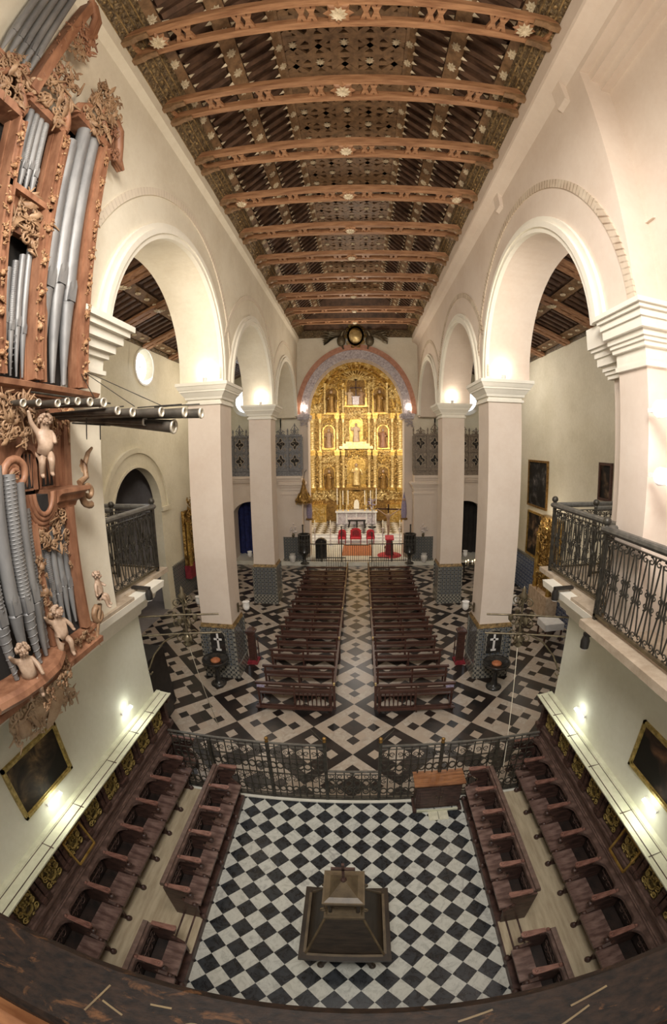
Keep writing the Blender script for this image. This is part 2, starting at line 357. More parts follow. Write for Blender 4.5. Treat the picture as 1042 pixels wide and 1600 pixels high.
        for i in range(n):
            f += [(i, i + 1, k + i + 1, k + i), (2 * k + i + 1, 2 * k + i, 3 * k + i, 3 * k + i + 1),
                  (i + 1, i, 2 * k + i, 2 * k + i + 1), (k + i, k + i + 1, 3 * k + i + 1, 3 * k + i)]
        f += [(0, k, 3 * k, 2 * k), (k - 1, 3 * k - 1, 4 * k - 1, 2 * k - 1)]
        return s.add(v, f)
    def sweep(s, prof, path, up=(0, 0, 1), closed=False):
        """profile [(out, up)] carried along a horizontal path with mitred corners; out = to the right of travel"""
        path = [Vector(p) for p in path]; n = len(path); m = len(prof); vs = []
        for i, p in enumerate(path):
            d0 = (path[i] - path[i - 1]).normalized() if (i > 0 or closed) else None
            d1 = (path[(i + 1) % n] - path[i]).normalized() if (i < n - 1 or closed) else None
            d0 = d0 or d1; d1 = d1 or d0
            n0 = Vector((d0.y, -d0.x, 0)); n1 = Vector((d1.y, -d1.x, 0)); nn = n0 + n1
            nn = nn / max(nn.dot(n0), 0.3)
            vs += [p + nn * a + Vector((0, 0, b)) for a, b in prof]
        fs = []
        for i in range(n if closed else n - 1):
            j = (i + 1) % n
            fs += [(i * m + k, j * m + k, j * m + (k + 1) % m, i * m + (k + 1) % m) for k in range(m)]
        s.add(vs, fs)
        if not closed: s.add(vs[:m], [tuple(range(m))]); s.add(vs[-m:], [tuple(range(m - 1, -1, -1))])
        return s
    def scroll(s, c, ux, uy, size, turns=1.4, r=0.02, flip=1, n=18, sides=5, tail=None):
        """a volute: a spiral tube in the plane (ux, uy) round c, ending in an optional tail"""
        c = Vector(c); ux = Vector(ux); uy = Vector(uy); pts = []; rs = []
        for i in range(n + 1):
            t = i / n; a = turns * 2 * PI * t; q = size * (0.12 + 0.88 * t)
            pts.append(c + ux * (q * math.cos(a)) + uy * (flip * q * math.sin(a))); rs.append(r * (0.55 + 0.45 * t))
        if tail is not None:
            e = pts[-1]; tl = Vector(tail)
            for i in range(1, 6): pts.append(e.lerp(tl, i / 5)); rs.append(r * (1 - 0.12 * i))
        return s.tube(pts, rs, sides)
    def leaf(s, p, d, side, L, W, lift):
        """an acanthus leaf: a curled blade with a raised rib from p along d"""
        p, d, side = Vector(p), Vector(d).normalized(), Vector(side).normalized(); nrm = d.cross(side).normalized(); vs = []
        for i in range(7):
            t = i / 6; wd = W * math.sin(PI * min(1, 0.12 + t * 0.88)) * (1 + 0.28 * (i % 2)); h = lift * math.sin(PI * t * 0.85)
            c = p + d * (L * t) + nrm * h
            vs += [c - side * wd - nrm * wd * 0.45, c + nrm * wd * 0.3, c + side * wd - nrm * wd * 0.45]
        fs = []
        for i in range(6): fs += [(i * 3 + k, i * 3 + k + 1, i * 3 + k + 4, i * 3 + k + 3) for k in (0, 1)]
        return s.add(vs, fs, True)
    def carve(s, c, ux, uy, w, h, k=10, seed=1, r=None):
        """a patch of carving: volutes with curling tails and small leaves over w x h on the plane (ux, uy), standing out along ux x uy"""
        rr = random.Random(seed); c = Vector(c); ux = Vector(ux).normalized(); uy = Vector(uy).normalized(); nz = ux.cross(uy)
        m = min(w, h); k = int(k * 1.7) + 3
        for i in range(k):
            a, b = rr.uniform(-.5, .5) * w, rr.uniform(-.5, .5) * h; q = c + ux * a + uy * b + nz * rr.uniform(0, .10) * m
            th = rr.uniform(0, 2 * PI); e1 = ux * math.cos(th) + uy * math.sin(th); e2 = uy * math.cos(th) - ux * math.sin(th)
            sz = rr.uniform(.08, .17) * m; sz = min(sz, .13)
            if i % 4: s.scroll(q, e1, e2, sz, rr.uniform(1.1, 1.5), r or sz * .30, rr.choice((-1, 1)), 12, 4, q + e1 * sz * 2.4 + e2 * sz * rr.uniform(-1, 1) + nz * sz * .3)
            else: s.leaf(q, (e1 + nz * .2), e2, sz * 2.6, sz * .42, sz * .4)
        return s
    def star(s, c, nrm, ux, r, h, points=8, ratio=0.62):
        c, nrm, ux = Vector(c), Vector(nrm).normalized(), Vector(ux).normalized(); uy = nrm.cross(ux); k = points * 2; vs = []
        for i in range(k):
            q = r if i % 2 == 0 else r * ratio; a = 2 * PI * i / k; vs.append(c + ux * q * math.cos(a) + uy * q * math.sin(a))
        for i in range(k):
            q = (r if i % 2 == 0 else r * ratio) * 0.72; a = 2 * PI * i / k; vs.append(c + nrm * h + ux * q * math.cos(a) + uy * q * math.sin(a))
        vs.append(c + nrm * h * 0.55); fs = [(i, (i + 1) % k, k + (i + 1) % k, k + i) for i in range(k)] + [(k + i, k + (i + 1) % k, 2 * k) for i in range(k)]
        return s.add(vs, fs)
    def xf(s, mat):
        s.v = [tuple(mat @ Vector(v)) for v in s.v]; return s
    def build(s, name, mats, parent=None, world=False, kind=None, loc=None):
        me = bpy.data.meshes.new(name); off = Vector((0, 0, 0))
        if world and parent is not None: off = Vector(parent.location)
        me.from_pydata([(v[0] - off.x, v[1] - off.y, v[2] - off.z) for v in s.v], [], s.f)
        me.polygons.foreach_set('use_smooth', s.sm); me.polygons.foreach_set('material_index', s.mi)
        for m in (mats if isinstance(mats, (list, tuple)) else [mats]): me.materials.append(M[m])
        me.update()
        o = bpy.data.objects.new(name, me); COL.objects.link(o)
        if parent is not None: o.parent = parent
        if kind: o['kind'] = kind
        if loc is not None: o.location = loc
        return o

def tag(o, label, cat, group=None):
    o['label'] = label; o['category'] = cat; o['kind'] = 'thing'
    if group: o['group'] = group
    return o
def thing(name, label, cat, loc=(0, 0, 0), rz=0.0, group=None):
    o = bpy.data.objects.new(name, None); COL.objects.link(o); o.location = loc; o.rotation_euler = (0, 0, rz); o.empty_display_size = 0.1
    return tag(o, label, cat, group)
def solo(mb, name, mats, label, cat, group=None, loc=None):
    """a thing that is one mesh; its origin moves to loc (world) when given"""
    if loc is not None:
        l = Vector(loc); mb.v = [(v[0] - l.x, v[1] - l.y, v[2] - l.z) for v in mb.v]
    return tag(mb.build(name, mats, None, loc=loc), label, cat, group)
def struct(mb, name, mats, parent=None):
    return mb.build(name, mats, parent, kind=None if parent else 'structure')
def kids(o): return [c for c in COL.objects if c.parent == o]
def dup(root, loc, rz=0.0, label=None, sx=1.0, ks=None):
    r = root.copy(); COL.objects.link(r); r.location = loc; r.rotation_euler = (0, 0, rz); r.scale = (sx, 1, 1)
    if label: r['label'] = label
    for ch in (ks if ks is not None else kids(root)):
        c = ch.copy(); COL.objects.link(c); c.parent = r
        for g in kids(ch):
            d = g.copy(); COL.objects.link(d); d.parent = c
    return r
def copy_part(o, parent, loc=None, rot=None):
    c = o.copy(); COL.objects.link(c); c.parent = parent
    if loc is not None: c.location = loc
    if rot is not None: c.rotation_euler = rot
    return c
ORD = ['first', 'second', 'third', 'fourth', 'fifth', 'sixth', 'seventh', 'eighth', 'ninth', 'tenth', 'eleventh', 'twelfth', 'thirteenth', 'fourteenth', 'fifteenth', 'sixteenth']

def skin(name, joints, bones, mat, parent=None, sub=1, head=None):
    """a figure grown from joints {key: (x, y, z, r)}; first joint is the root; one continuous mesh"""
    keys = list(joints); me = bpy.data.meshes.new(name)
    me.from_pydata([joints[k][:3] for k in keys], [(keys.index(a), keys.index(b)) for a, b in bones], [])
    o = bpy.data.objects.new(name, me); COL.objects.link(o)
    md = o.modifiers.new('skin', 'SKIN')
    for i, k in enumerate(keys):
        sv = me.skin_vertices[0].data[i]; r = joints[k][3]; sv.radius = (r, r); sv.use_root = (i == 0)
    sb = o.modifiers.new('sub', 'SUBSURF'); sb.levels = sub; sb.render_levels = sub
    dg = bpy.context.evaluated_depsgraph_get(); m2 = bpy.data.meshes.new_from_object(o.evaluated_get(dg))
    bpy.data.objects.remove(o); m2.name = name
    for p in m2.polygons: p.use_smooth = True
    m2.materials.clear(); m2.materials.append(M[mat])
    o = bpy.data.objects.new(name, m2); COL.objects.link(o)
    if parent is not None: o.parent = parent
    return o
# ================================================================== the building
BAY = [(-9.0, -7.0), (-1.55, -0.45), (5.41, 6.45), (12.28, 13.32), (19.3, 20.4)]   # pillars along the nave (y from, to)
XI, XO = 4.05, 5.13                                                        # arcade faces
SPR, RAD = 9.8, 2.92                                                       # springing height and radius of the arches
YE = 20.1                                                                  # wall with the chancel arch
# floors
struct(MB().box(-4.47, 4.47, -7.2, 0.22, -0.1, 0.0), 'floor', 'choir_checker')
f = MB(); f.box(-9.3, 9.3, 0.42, 18.75, -0.1, 0.0); f.box(-9.3, -4.6, -7.2, 0.42, -0.1, 0.0); f.box(4.6, 9.3, -7.2, 0.42, -0.1, 0.0)
struct(f, 'floor', 'nave_pattern')
struct(MB().box(-4.47, 4.47, 0.22, 0.42, -0.1, 0.03), 'trim_1', 'marble_trim')
f = MB(); f.box(-9.3, 9.3, 18.75, 24.06, -0.1, 0.27)
struct(f, 'floor', 'marble_trim')
f = MB()
for i in range(3): f.box(-4.6, 4.6, 24.06 + 0.42 * i, 31.6, 0.27 + 0.17 * i, 0.44 + 0.17 * i)
struct(f, 'trim_2', 'marble_white')
g = G('sanctuary_checker'); v, p = g.pos()
a = g.math('FLOOR', g.math('DIVIDE', g.math('ADD', p[0], p[1]), 0.8)); b = g.math('FLOOR', g.math('DIVIDE', g.math('SUBTRACT', p[1], p[0]), 0.8))
g.out(g.mix(g.math('FLOORED_MODULO', g.math('ADD', a, b), 2), (0.66, 0.63, 0.57), (0.035, 0.03, 0.028)), 0.25)
struct(MB().box(-4.6, 4.6, 24.95, 31.6, 0.77, 0.785), 'floor', 'sanctuary_checker')

def arcade(side):
    """nave arcade wall above the capitals, with round arches, archivolts and brick outlines"""
    s = side; xi, xo = s * XI, s * 5.42; top = 15.35; mb = MB()
    def strip(y0, y1, z0, z1): mb.box(min(xi, xo), max(xi, xo), y0, y1, z0, z1)
    for y0, y1 in BAY[(1 if s > 0 else 0):]: strip(y0, y1, 9.7, top)
    n = 36
    for (a0, a1), (b0, b1) in zip(BAY[(1 if s > 0 else 0):-1], BAY[(2 if s > 0 else 1):]):
        c = (a1 + b0) / 2; half = (b0 - a1) / 2; r = min(RAD, half)
        pts = [(c - r * math.cos(PI * i / n), SPR + r * math.sin(PI * i / n)) for i in range(n + 1)]
        v = [(x, y, z) for x in (xi, xo) for (y, z) in pts] + [(x, y, top) for x in (xi, xo) for (y, z) in pts]; k = n + 1; f = []
        for i in range(n):
            f += [(i, i + 1, 2 * k + i + 1, 2 * k + i), (k + i + 1, k + i, 3 * k + i, 3 * k + i + 1), (i + 1, i, k + i, k + i + 1), (2 * k + i, 2 * k + i + 1, 3 * k + i + 1, 3 * k + i)]
        mb.add(v, f)
        if half > r + 1e-3: strip(a1, c - r, 9.7, top); strip(c + r, b0, 9.7, top)
    w = struct(mb, 'wall_left' if s < 0 else 'wall_right', 'plaster_cream' if s < 0 else 'plaster_pink')
    am = MB(); bm_ = MB()
    for (a0, a1), (b0, b1) in zip(BAY[1:-1], BAY[2:]):
        c = (a1 + b0) / 2
        am.ring('x', (c, SPR), RAD - 0.015, 3.02, xi - s * 0.10, xi + s * 0.02, 0, PI, 36)
        am.ring('x', (c, SPR), 3.02, 3.14, xi - s * 0.14, xi + s * .01, 0, PI, 36)
        am.ring('x', (c, SPR), 3.14, 3.26, xi - s * 0.07, xi + s * .01, 0, PI, 36)
        bm_.ring('x', (c, SPR), 3.88, 4.05, xi - s * (0.035 if 6 < c < 12 else 0.027), xi + s * (.01 if 6 < c < 12 else .015), 0.03, PI - 0.03, 48)
    am.build('archivolt', 'plaster_white', w); bm_.build('brick_arch_band', 'brick_outline', w)
    return w
wl = arcade(-1); wr = arcade(1)
# the right wall steps in under the ceiling; a shallow ledge and a pilaster mark it
m = MB(); m.prism([(4.06, 14.62), (3.93, 14.78), (3.72, 14.86), (3.70, 14.92), (3.70, 15.4), (4.06, 15.4)], 'y', -7.2, YE)
for y0, z0 in ((-1.0, 14.5), (3.1, 14.55)): m.prism([(4.06, z0 - .28), (3.96, z0 - .2), (3.92, z0 + .4), (4.06, z0 + .4)], 'y', y0, y0 + .35)
m.build('upper_ledge', 'plaster_pink', wr)
m = MB(); m.prism([(-4.06, 14.85), (-3.93, 15.0), (-3.93, 15.4), (-4.06, 15.4)], 'y', -7.2, YE); m.build('upper_ledge', 'plaster_cream', wl)
# beside the right balcony the wall lies deeper, under a stepped cornice
m = MB(); m.box(4.55, 5.13, -7.2, -1.55, 5.1, 14.5); m.box(4.05, 5.13, -7.2, -1.55, 14.5, 15.35); m.box(4.22, 5.1, -7.2, -1.52, 14.3, 14.52); m.box(4.38, 5.1, -7.2, -1.52, 14.1, 14.32); m.box(4.5, 5.1, -1.75, -1.5, 11.25, 11.3)
m.build('recessed_bay', 'plaster_pink', wr)

# outer aisle walls
def aisle_wall(s):
    x = s * 9.2; mb = MB(); x0, x1 = sorted((x, x + s * 0.35))
    if s < 0:                                            # chapel arch and round window left of the organ
        c, r, zs = 8.75, 1.95, 5.15
        mb.box(x0, x1, -7.2, c - r, 0, 14.2); mb.box(x0, x1, c + r, 21, 0, 10.75)
        n = 28; pts = [(c - r * math.cos(PI * i / n), zs + r * math.sin(PI * i / n)) for i in range(n + 1)]
        v = [(xx, y, z) for xx in (x, x - 0.35) for y, z in pts] + [(xx, y, 10.75) for xx in (x, x - 0.35) for y, z in pts]; k = n + 1; f = []
        for i in range(n): f += [(i, i + 1, 2 * k + i + 1, 2 * k + i), (i + 1, i, k + i, k + i + 1)]
        mb.add(v, f)
        oc, oz, orr = 9.45, 11.5, 0.78; q = 32           # wall round the oculus
        sq = []
        for i in range(q):
            a = 2 * PI * i / q; ca, sa = math.cos(a), math.sin(a); t = 1 / max(abs(ca) / 1.3, abs(sa) / 0.95)
            sq.append((oc + t * ca, min(max(oz + t * sa, 10.75), 12.45)))
        v = [(x, oc + orr * math.cos(2 * PI * i / q), oz + orr * math.sin(2 * PI * i / q)) for i in range(q)] + [(x, y, z) for y, z in sq] + [(x - 0.3, oc + orr * 0.8 * math.cos(2 * PI * i / q), oz + orr * 0.8 * math.sin(2 * PI * i / q)) for i in range(q)]
        mb.add(v, [(i, (i + 1) % q, q + (i + 1) % q, q + i) for i in range(q)] + [((i + 1) % q, i, 2 * q + i, 2 * q + (i + 1) % q) for i in range(q)])
        mb.box(x0, x1, c - r, oc - 1.28, 10.75, 14.2); mb.box(x0, x1, oc + 1.28, 21, 10.75, 14.2); mb.box(x0, x1, oc - 1.3, oc + 1.3, 12.43, 14.2)
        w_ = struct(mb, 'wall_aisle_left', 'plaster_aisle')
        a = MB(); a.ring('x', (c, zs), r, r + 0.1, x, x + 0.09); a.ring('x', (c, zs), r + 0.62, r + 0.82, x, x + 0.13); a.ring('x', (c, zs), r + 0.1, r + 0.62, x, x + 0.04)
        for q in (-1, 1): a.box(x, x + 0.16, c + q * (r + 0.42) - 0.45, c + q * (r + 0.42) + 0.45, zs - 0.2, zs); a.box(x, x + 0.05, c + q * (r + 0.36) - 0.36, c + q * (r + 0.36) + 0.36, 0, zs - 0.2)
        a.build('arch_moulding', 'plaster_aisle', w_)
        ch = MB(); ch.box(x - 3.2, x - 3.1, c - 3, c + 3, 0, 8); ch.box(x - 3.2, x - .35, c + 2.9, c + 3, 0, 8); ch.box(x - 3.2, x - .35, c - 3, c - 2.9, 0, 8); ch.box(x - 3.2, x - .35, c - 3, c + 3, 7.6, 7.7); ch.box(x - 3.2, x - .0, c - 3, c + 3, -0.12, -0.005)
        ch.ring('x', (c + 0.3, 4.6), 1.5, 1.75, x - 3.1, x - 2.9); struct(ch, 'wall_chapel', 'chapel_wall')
    else:
        mb.box(x0, x1, -7.2, 21, 0, 14.2); w_ = struct(mb, 'wall_aisle_right', 'plaster_aisle')
    d = MB(); c0 = 11.3 if s < 0 else -7.0
    d.box(min(x, x - s * .06), max(x, x - s * .06), c0, 19, 0, 1.95)
    if s < 0: d.box(x, x + .06, -7, 5.9, 0, 1.95)
    d.build('tile_dado', 'tiles_blue' if s > 0 else 'tiles_dado', w_)
    t = MB(); t.box(min(x, x - s * .09), max(x, x - s * .09), c0, 19, 1.95, 2.07); t.build('dado_rail', 'tiles_band', w_)
aisle_wall(-1); aisle_wall(1)

# round windows: the left aisle one, and two in the far wall seen past the pillars
def oculus(name, c, ax, r):
    m_ = MB(); n_ = 32; rim = MB()
    if ax == 'x':
        m_.lathe([(r * .8, 0), (r * .8, 0.02)], n_, (c[0] - 0.28, c[1], c[2]), (1, 0, 0))
        rim.ring('x', (c[1], c[2]), r, r + 0.08, c[0] - 0.02, c[0] + 0.05, 0, 2 * PI, 40)
        rim.box(c[0] - .25, c[0] - .22, c[1] - .015, c[1] + .015, c[2] - r * .78, c[2] + r * .78); rim.box(c[0] - .25, c[0] - .22, c[1] - r * .78, c[1] + r * .78, c[2] - .015, c[2] + .015)
    else:
        m_.lathe([(r * .8, 0), (r * .8, 0.02)], n_, (c[0], c[1] - 0.03, c[2]), (0, -1, 0))
        rim.ring('y', (c[0], c[2]), r * .8, r + 0.1, c[1] - 0.06, c[1] + 0.02, 0, 2 * PI, 40)
        for k in (-1, 0, 1): rim.box(c[0] + k * .25 - .015, c[0] + k * .25 + .015, c[1] - .07, c[1] - .055, c[2] - r * .74, c[2] + r * .74)
    o = m_.build(name, 'daylight_pane', None, kind='structure'); rim.build('window_frame', 'plaster_white', o); return o
oculus('window_1', (-9.2, 9.45, 11.5), 'x', 0.78)
oculus('window_2', (-7.85, 21.0, 11.05), 'y', 0.95)
oculus('window_3', (7.58, 21.0, 11.02), 'y', 0.95)
lamp('oculus_daylight', 'AREA', (-9.0, 9.45, 11.5), 60, COOL, 1.1, (0, 8, 4))
lamp('oculus_daylight', 'AREA', (-7.85, 20.7, 11.05), 35, COOL, 1.2, (-5, 10, 4))
lamp('oculus_daylight', 'AREA', (7.58, 20.7, 11.02), 35, COOL, 1.2, (5, 10, 4))

# far walls
we = MB(); n = 40; c, r, zs, tp = -0.1, 3.22, 9.95, 15.6; yo = YE + 0.9
pts = [(c - r * math.cos(PI * i / n), zs + 1.17 * r * math.sin(PI * i / n)) for i in range(n + 1)]
v = [(x, y, z) for y in (YE, yo) for x, z in pts] + [(x, y, tp) for y in (YE, yo) for x, z in pts]; k = n + 1; f = []
for i in range(n): f += [(i + 1, i, 2 * k + i, 2 * k + i + 1), (k + i, k + i + 1, 3 * k + i + 1, 3 * k + i)]
we.add(v, f)
we.box(-XO, c - r, YE, yo, 0, tp); we.box(c + r, XO, YE, yo, 0, tp)
wend = struct(we, 'wall_end', 'plaster_cream')
a = MB(); a.ring('y', (c, zs), r + 0.62, r + 0.80, YE - 0.16, YE, 0, PI, 44, 1.17); a.ring('y', (c, zs), r + 0.48, r + 0.62, YE - 0.22, YE, 0, PI, 44, 1.17)
a.build('brick_arch', 'brick_red', wend)
a = MB(); a.ring('y', (c, zs), r - 0.03, r + 0.48, YE - 0.12, yo + 0.1, 0, PI, 44, 1.17); a.build('carved_intrados', 'silver_relief', wend)
for s_ in (-1, 1):
    a = MB(); x = c + s_ * (r + 0.24); a.box(x - .27, x + .27, YE - .12, yo + .1, 0.27, 9.6); a.build('chancel_pier', 'plaster_pink', wend)
    a = MB(); a.box(x - .42, x + .36, YE - .3, yo + .1, 9.6, 9.75); a.box(x - .5, x + .4, YE - .38, yo + .1, 9.75, 9.95); a.carve((x, YE - .3, 9.4), (1, 0, 0), (0, 0, 1), .5, .5, 8, 3 + s_); a.build('pier_capital', 'silver_relief', wend)
struct(MB().box(-9.3, -XO, 21.0, 21.3, 0, 14.2), 'wall_aisle_end', 'plaster_aisle'); struct(MB().box(XO, 9.3, 21.0, 21.3, 0, 14.2), 'wall_aisle_end', 'plaster_aisle')
# chancel shell behind the altarpiece
ws = MB(); ws.box(-5.4, -5.2, yo, 32.2, 0, 12.2); ws.box(5.2, 5.4, yo, 32.2, 0, 12.2); ws.box(-5.4, 5.4, 32, 32.2, 0, 18.5)
n = 20; v = [(x, y, z) for y in (yo, 32.2) for x, z in [(-5.3 * math.cos(PI * i / n), 12.0 + 5.9 * math.sin(PI * i / n)) for i in range(n + 1)]]
ws.add(v, [(i + 1, i, n + 1 + i, n + 2 + i) for i in range(n)], True)
struct(ws, 'wall_chancel', 'plaster_cream')

# the low walls of the choir, with the moulded cornice that carries organ and balcony
for s in (-1, 1):
    x = s * 4.45; mb = MB(); mb.box(min(x, x + s * .9), max(x, x + s * .9), -7.2, 0.72, 0, 4.75)
    w_ = struct(mb, 'wall_choir_left' if s < 0 else 'wall_choir_right', 'plaster_choir')
    path = [(x + s * .9, .72, 0), (x, .72, 0), (x, -7.2, 0)]
    if s > 0: path = path[::-1]
    prof = [(-0.2, 4.42), (0.05, 4.42), (0.07, 4.52), (0.16, 4.56), (0.18, 4.66), (0.30, 4.72), (0.34, 4.86), (0.46, 4.92), (0.48, 5.06), (-0.2, 5.06)]
    cm = MB(); cm.sweep([(-a_, b_) for a_, b_ in prof] if True else prof, path) if s < 0 else cm.sweep([(-a_, b_) for a_, b_ in prof], path)
    cm.build('cornice', 'plaster_white', w_)
    sl = MB(); q = MB()
    if s < 0: sl.box(-9.0, -3.98, -7.2, 0.0, 5.02, 5.12); sl.box(-9.0, -4.22, 0.0, 1.9, 5.02, 5.12)
    else: sl.box(3.98, 9.0, -0.95, 0.0, 5.02, 5.12); sl.box(4.22, 9.0, 0.0, 1.9, 5.02, 5.12); sl.box(3.62, 9.0, -7.2, -0.95, 5.02, 5.14)
    struct(sl, 'floor', 'slab_stone')

# ---- pillars: shaft, moulded capital, tiled base
def pillar(x0, x1, y0, y1, label, near=False, top=9.3):
    cx, cy = (x0 + x1) / 2, (y0 + y1) / 2; t = thing('pillar', label, 'pillar', (cx, cy, 0), group='arcade pillars')
    a, b = (x1 - x0) / 2, (y1 - y0) / 2
    MB().box(-a, a, -b, b, 2.0, top).build('shaft', 'plaster_pink', t)
    cp = MB()
    def sq(z0, z1, e, e1=None): cp.frus(0, 0, z0, z1, a + e, b + e, a + (e1 if e1 is not None else e), b + (e1 if e1 is not None else e))
    sq(top - .16, top - .08, .06); sq(top, top + .08, .07, .09); sq(top + .08, top + .22, .10, .20); sq(top + .22, top + .28, .22); sq(top + .28, top + .40, .24, .30); sq(top + .40, top + .5, .32)
    cp.frus(0, 0, top - .1, top + .5, a + .012, b + .012, a + .012, b + .012); cp.build('capital', 'plaster_white', t)
    tb = MB(); tb.box(-a - .05, a + .05, -b - .05, b + .05, 0.46, 1.92); tb.build('tile_dado', 'tiles_dado', t)
    tp_ = MB(); tp_.frus(0, 0, 0, .46, a + .09, b + .09, a + .08, b + .08); tp_.build('tile_plinth', 'tiles_band', t)
    tt = MB(); tt.frus(0, 0, 1.92, 2.06, a + .06, b + .06, a + .02, b + .02); tt.build('tile_cap', 'gilt_frieze', t)
    for sx in (-1, 1):
        for sy in (-1, 1): MB().box(sx * (a + .05) - .035, sx * (a + .05) + .035, sy * (b + .05) - .035, sy * (b + .05) + .035, .46, 1.92).build('corner_tiles', 'tiles_band', t)
    return t
for i, (y0, y1) in enumerate(BAY[2:4]):
    for s in (-1, 1):
        xs = sorted((s * XI, s * XO))
        pillar(xs[0], xs[1], y0, y1, '%s square pillar with tiled base, on the %s of the pews' % (('near', 'far')[i], ('left', 'right')[s > 0]))
# near right pier beside the balcony: cruciform, with a heavier capital
t = thing('pier', 'massive whitewashed pier with a stepped capital at the right photo edge', 'pier', (4.6, -1.0, 5.14))
MB().box(-.55, .5, -.66, 0, 0, 4.0).build('shaft', 'plaster_pink', t)
MB().box(-.28, .5, 0, .5, 0, 4.0).build('respond', 'plaster_pink', t)
cp = MB()
for z0, z1, e in ((3.78, 3.85, .05), (3.85, 4.05, .025), (4.05, 4.12, .08), (4.12, 4.18, .11), (4.18, 4.27, .14), (4.27, 4.41, .2), (4.41, 4.51, .23), (4.51, 4.57, .27), (4.57, 4.64, .31)):
    cp.box(-.55 - e, .52, -.66 - e, 0 + e * .5, z0, z1)
    if z0 > 3.9: cp.box(-.28 - e, .52, -.1, .5 + e, z0 - .28, z1 - .28)
cp.box(-.28 - .31, .52, -.1, .81, 4.36, 4.64); cp.box(-.3, .52, -.3, .5, 4.6, 4.7); cp.build('capital', 'plaster_white', t)
t = thing('pier', 'whitewashed pier with moulded capital half hidden by the organ', 'pier', (-4.6, -1.0, 5.12))
MB().box(-.5, .55, -.5, .5, 0, 4.2).build('shaft', 'plaster_cream', t)
cp = MB()
for z0, z1, e in ((3.93, 4.0, .06), (4.0, 4.2, .02), (4.2, 4.3, .09), (4.3, 4.45, .17), (4.45, 4.6, .26), (4.6, 4.7, .34), (4.7, 4.8, .40)): cp.box(-.5, .55 + e, -.5, .5 + e, z0, z1)
cp.build('capital', 'plaster_white', t)
# responds at the chancel wall
for s in (-1, 1):
    t = thing('chancel_respond', 'squat tiled pilaster under the %s tribune beside the altar steps' % ('left', 'right')[s > 0], 'pilaster', (s * 4.25, 19.45, 0))
    MB().box(-.62, .62, -.45, .6, 1.9, 5.2).build('shaft', 'plaster_pink', t)
    cp = MB()
    for z0, z1, e in ((4.7, 4.8, .05), (5.0, 5.2, .06), (5.2, 5.35, .14), (5.35, 5.5, .24)): cp.box(-.62 - e, .62 + e, -.45 - e, .6, z0, z1)
    cp.build('capital', 'plaster_pink', t)
    MB().box(-.68, .68, -.5, .6, 0.4, 1.9).build('tile_dado', 'tiles_dado', t); MB().box(-.72, .72, -.54, .6, 0, .4).build('tile_plinth', 'tiles_band', t)
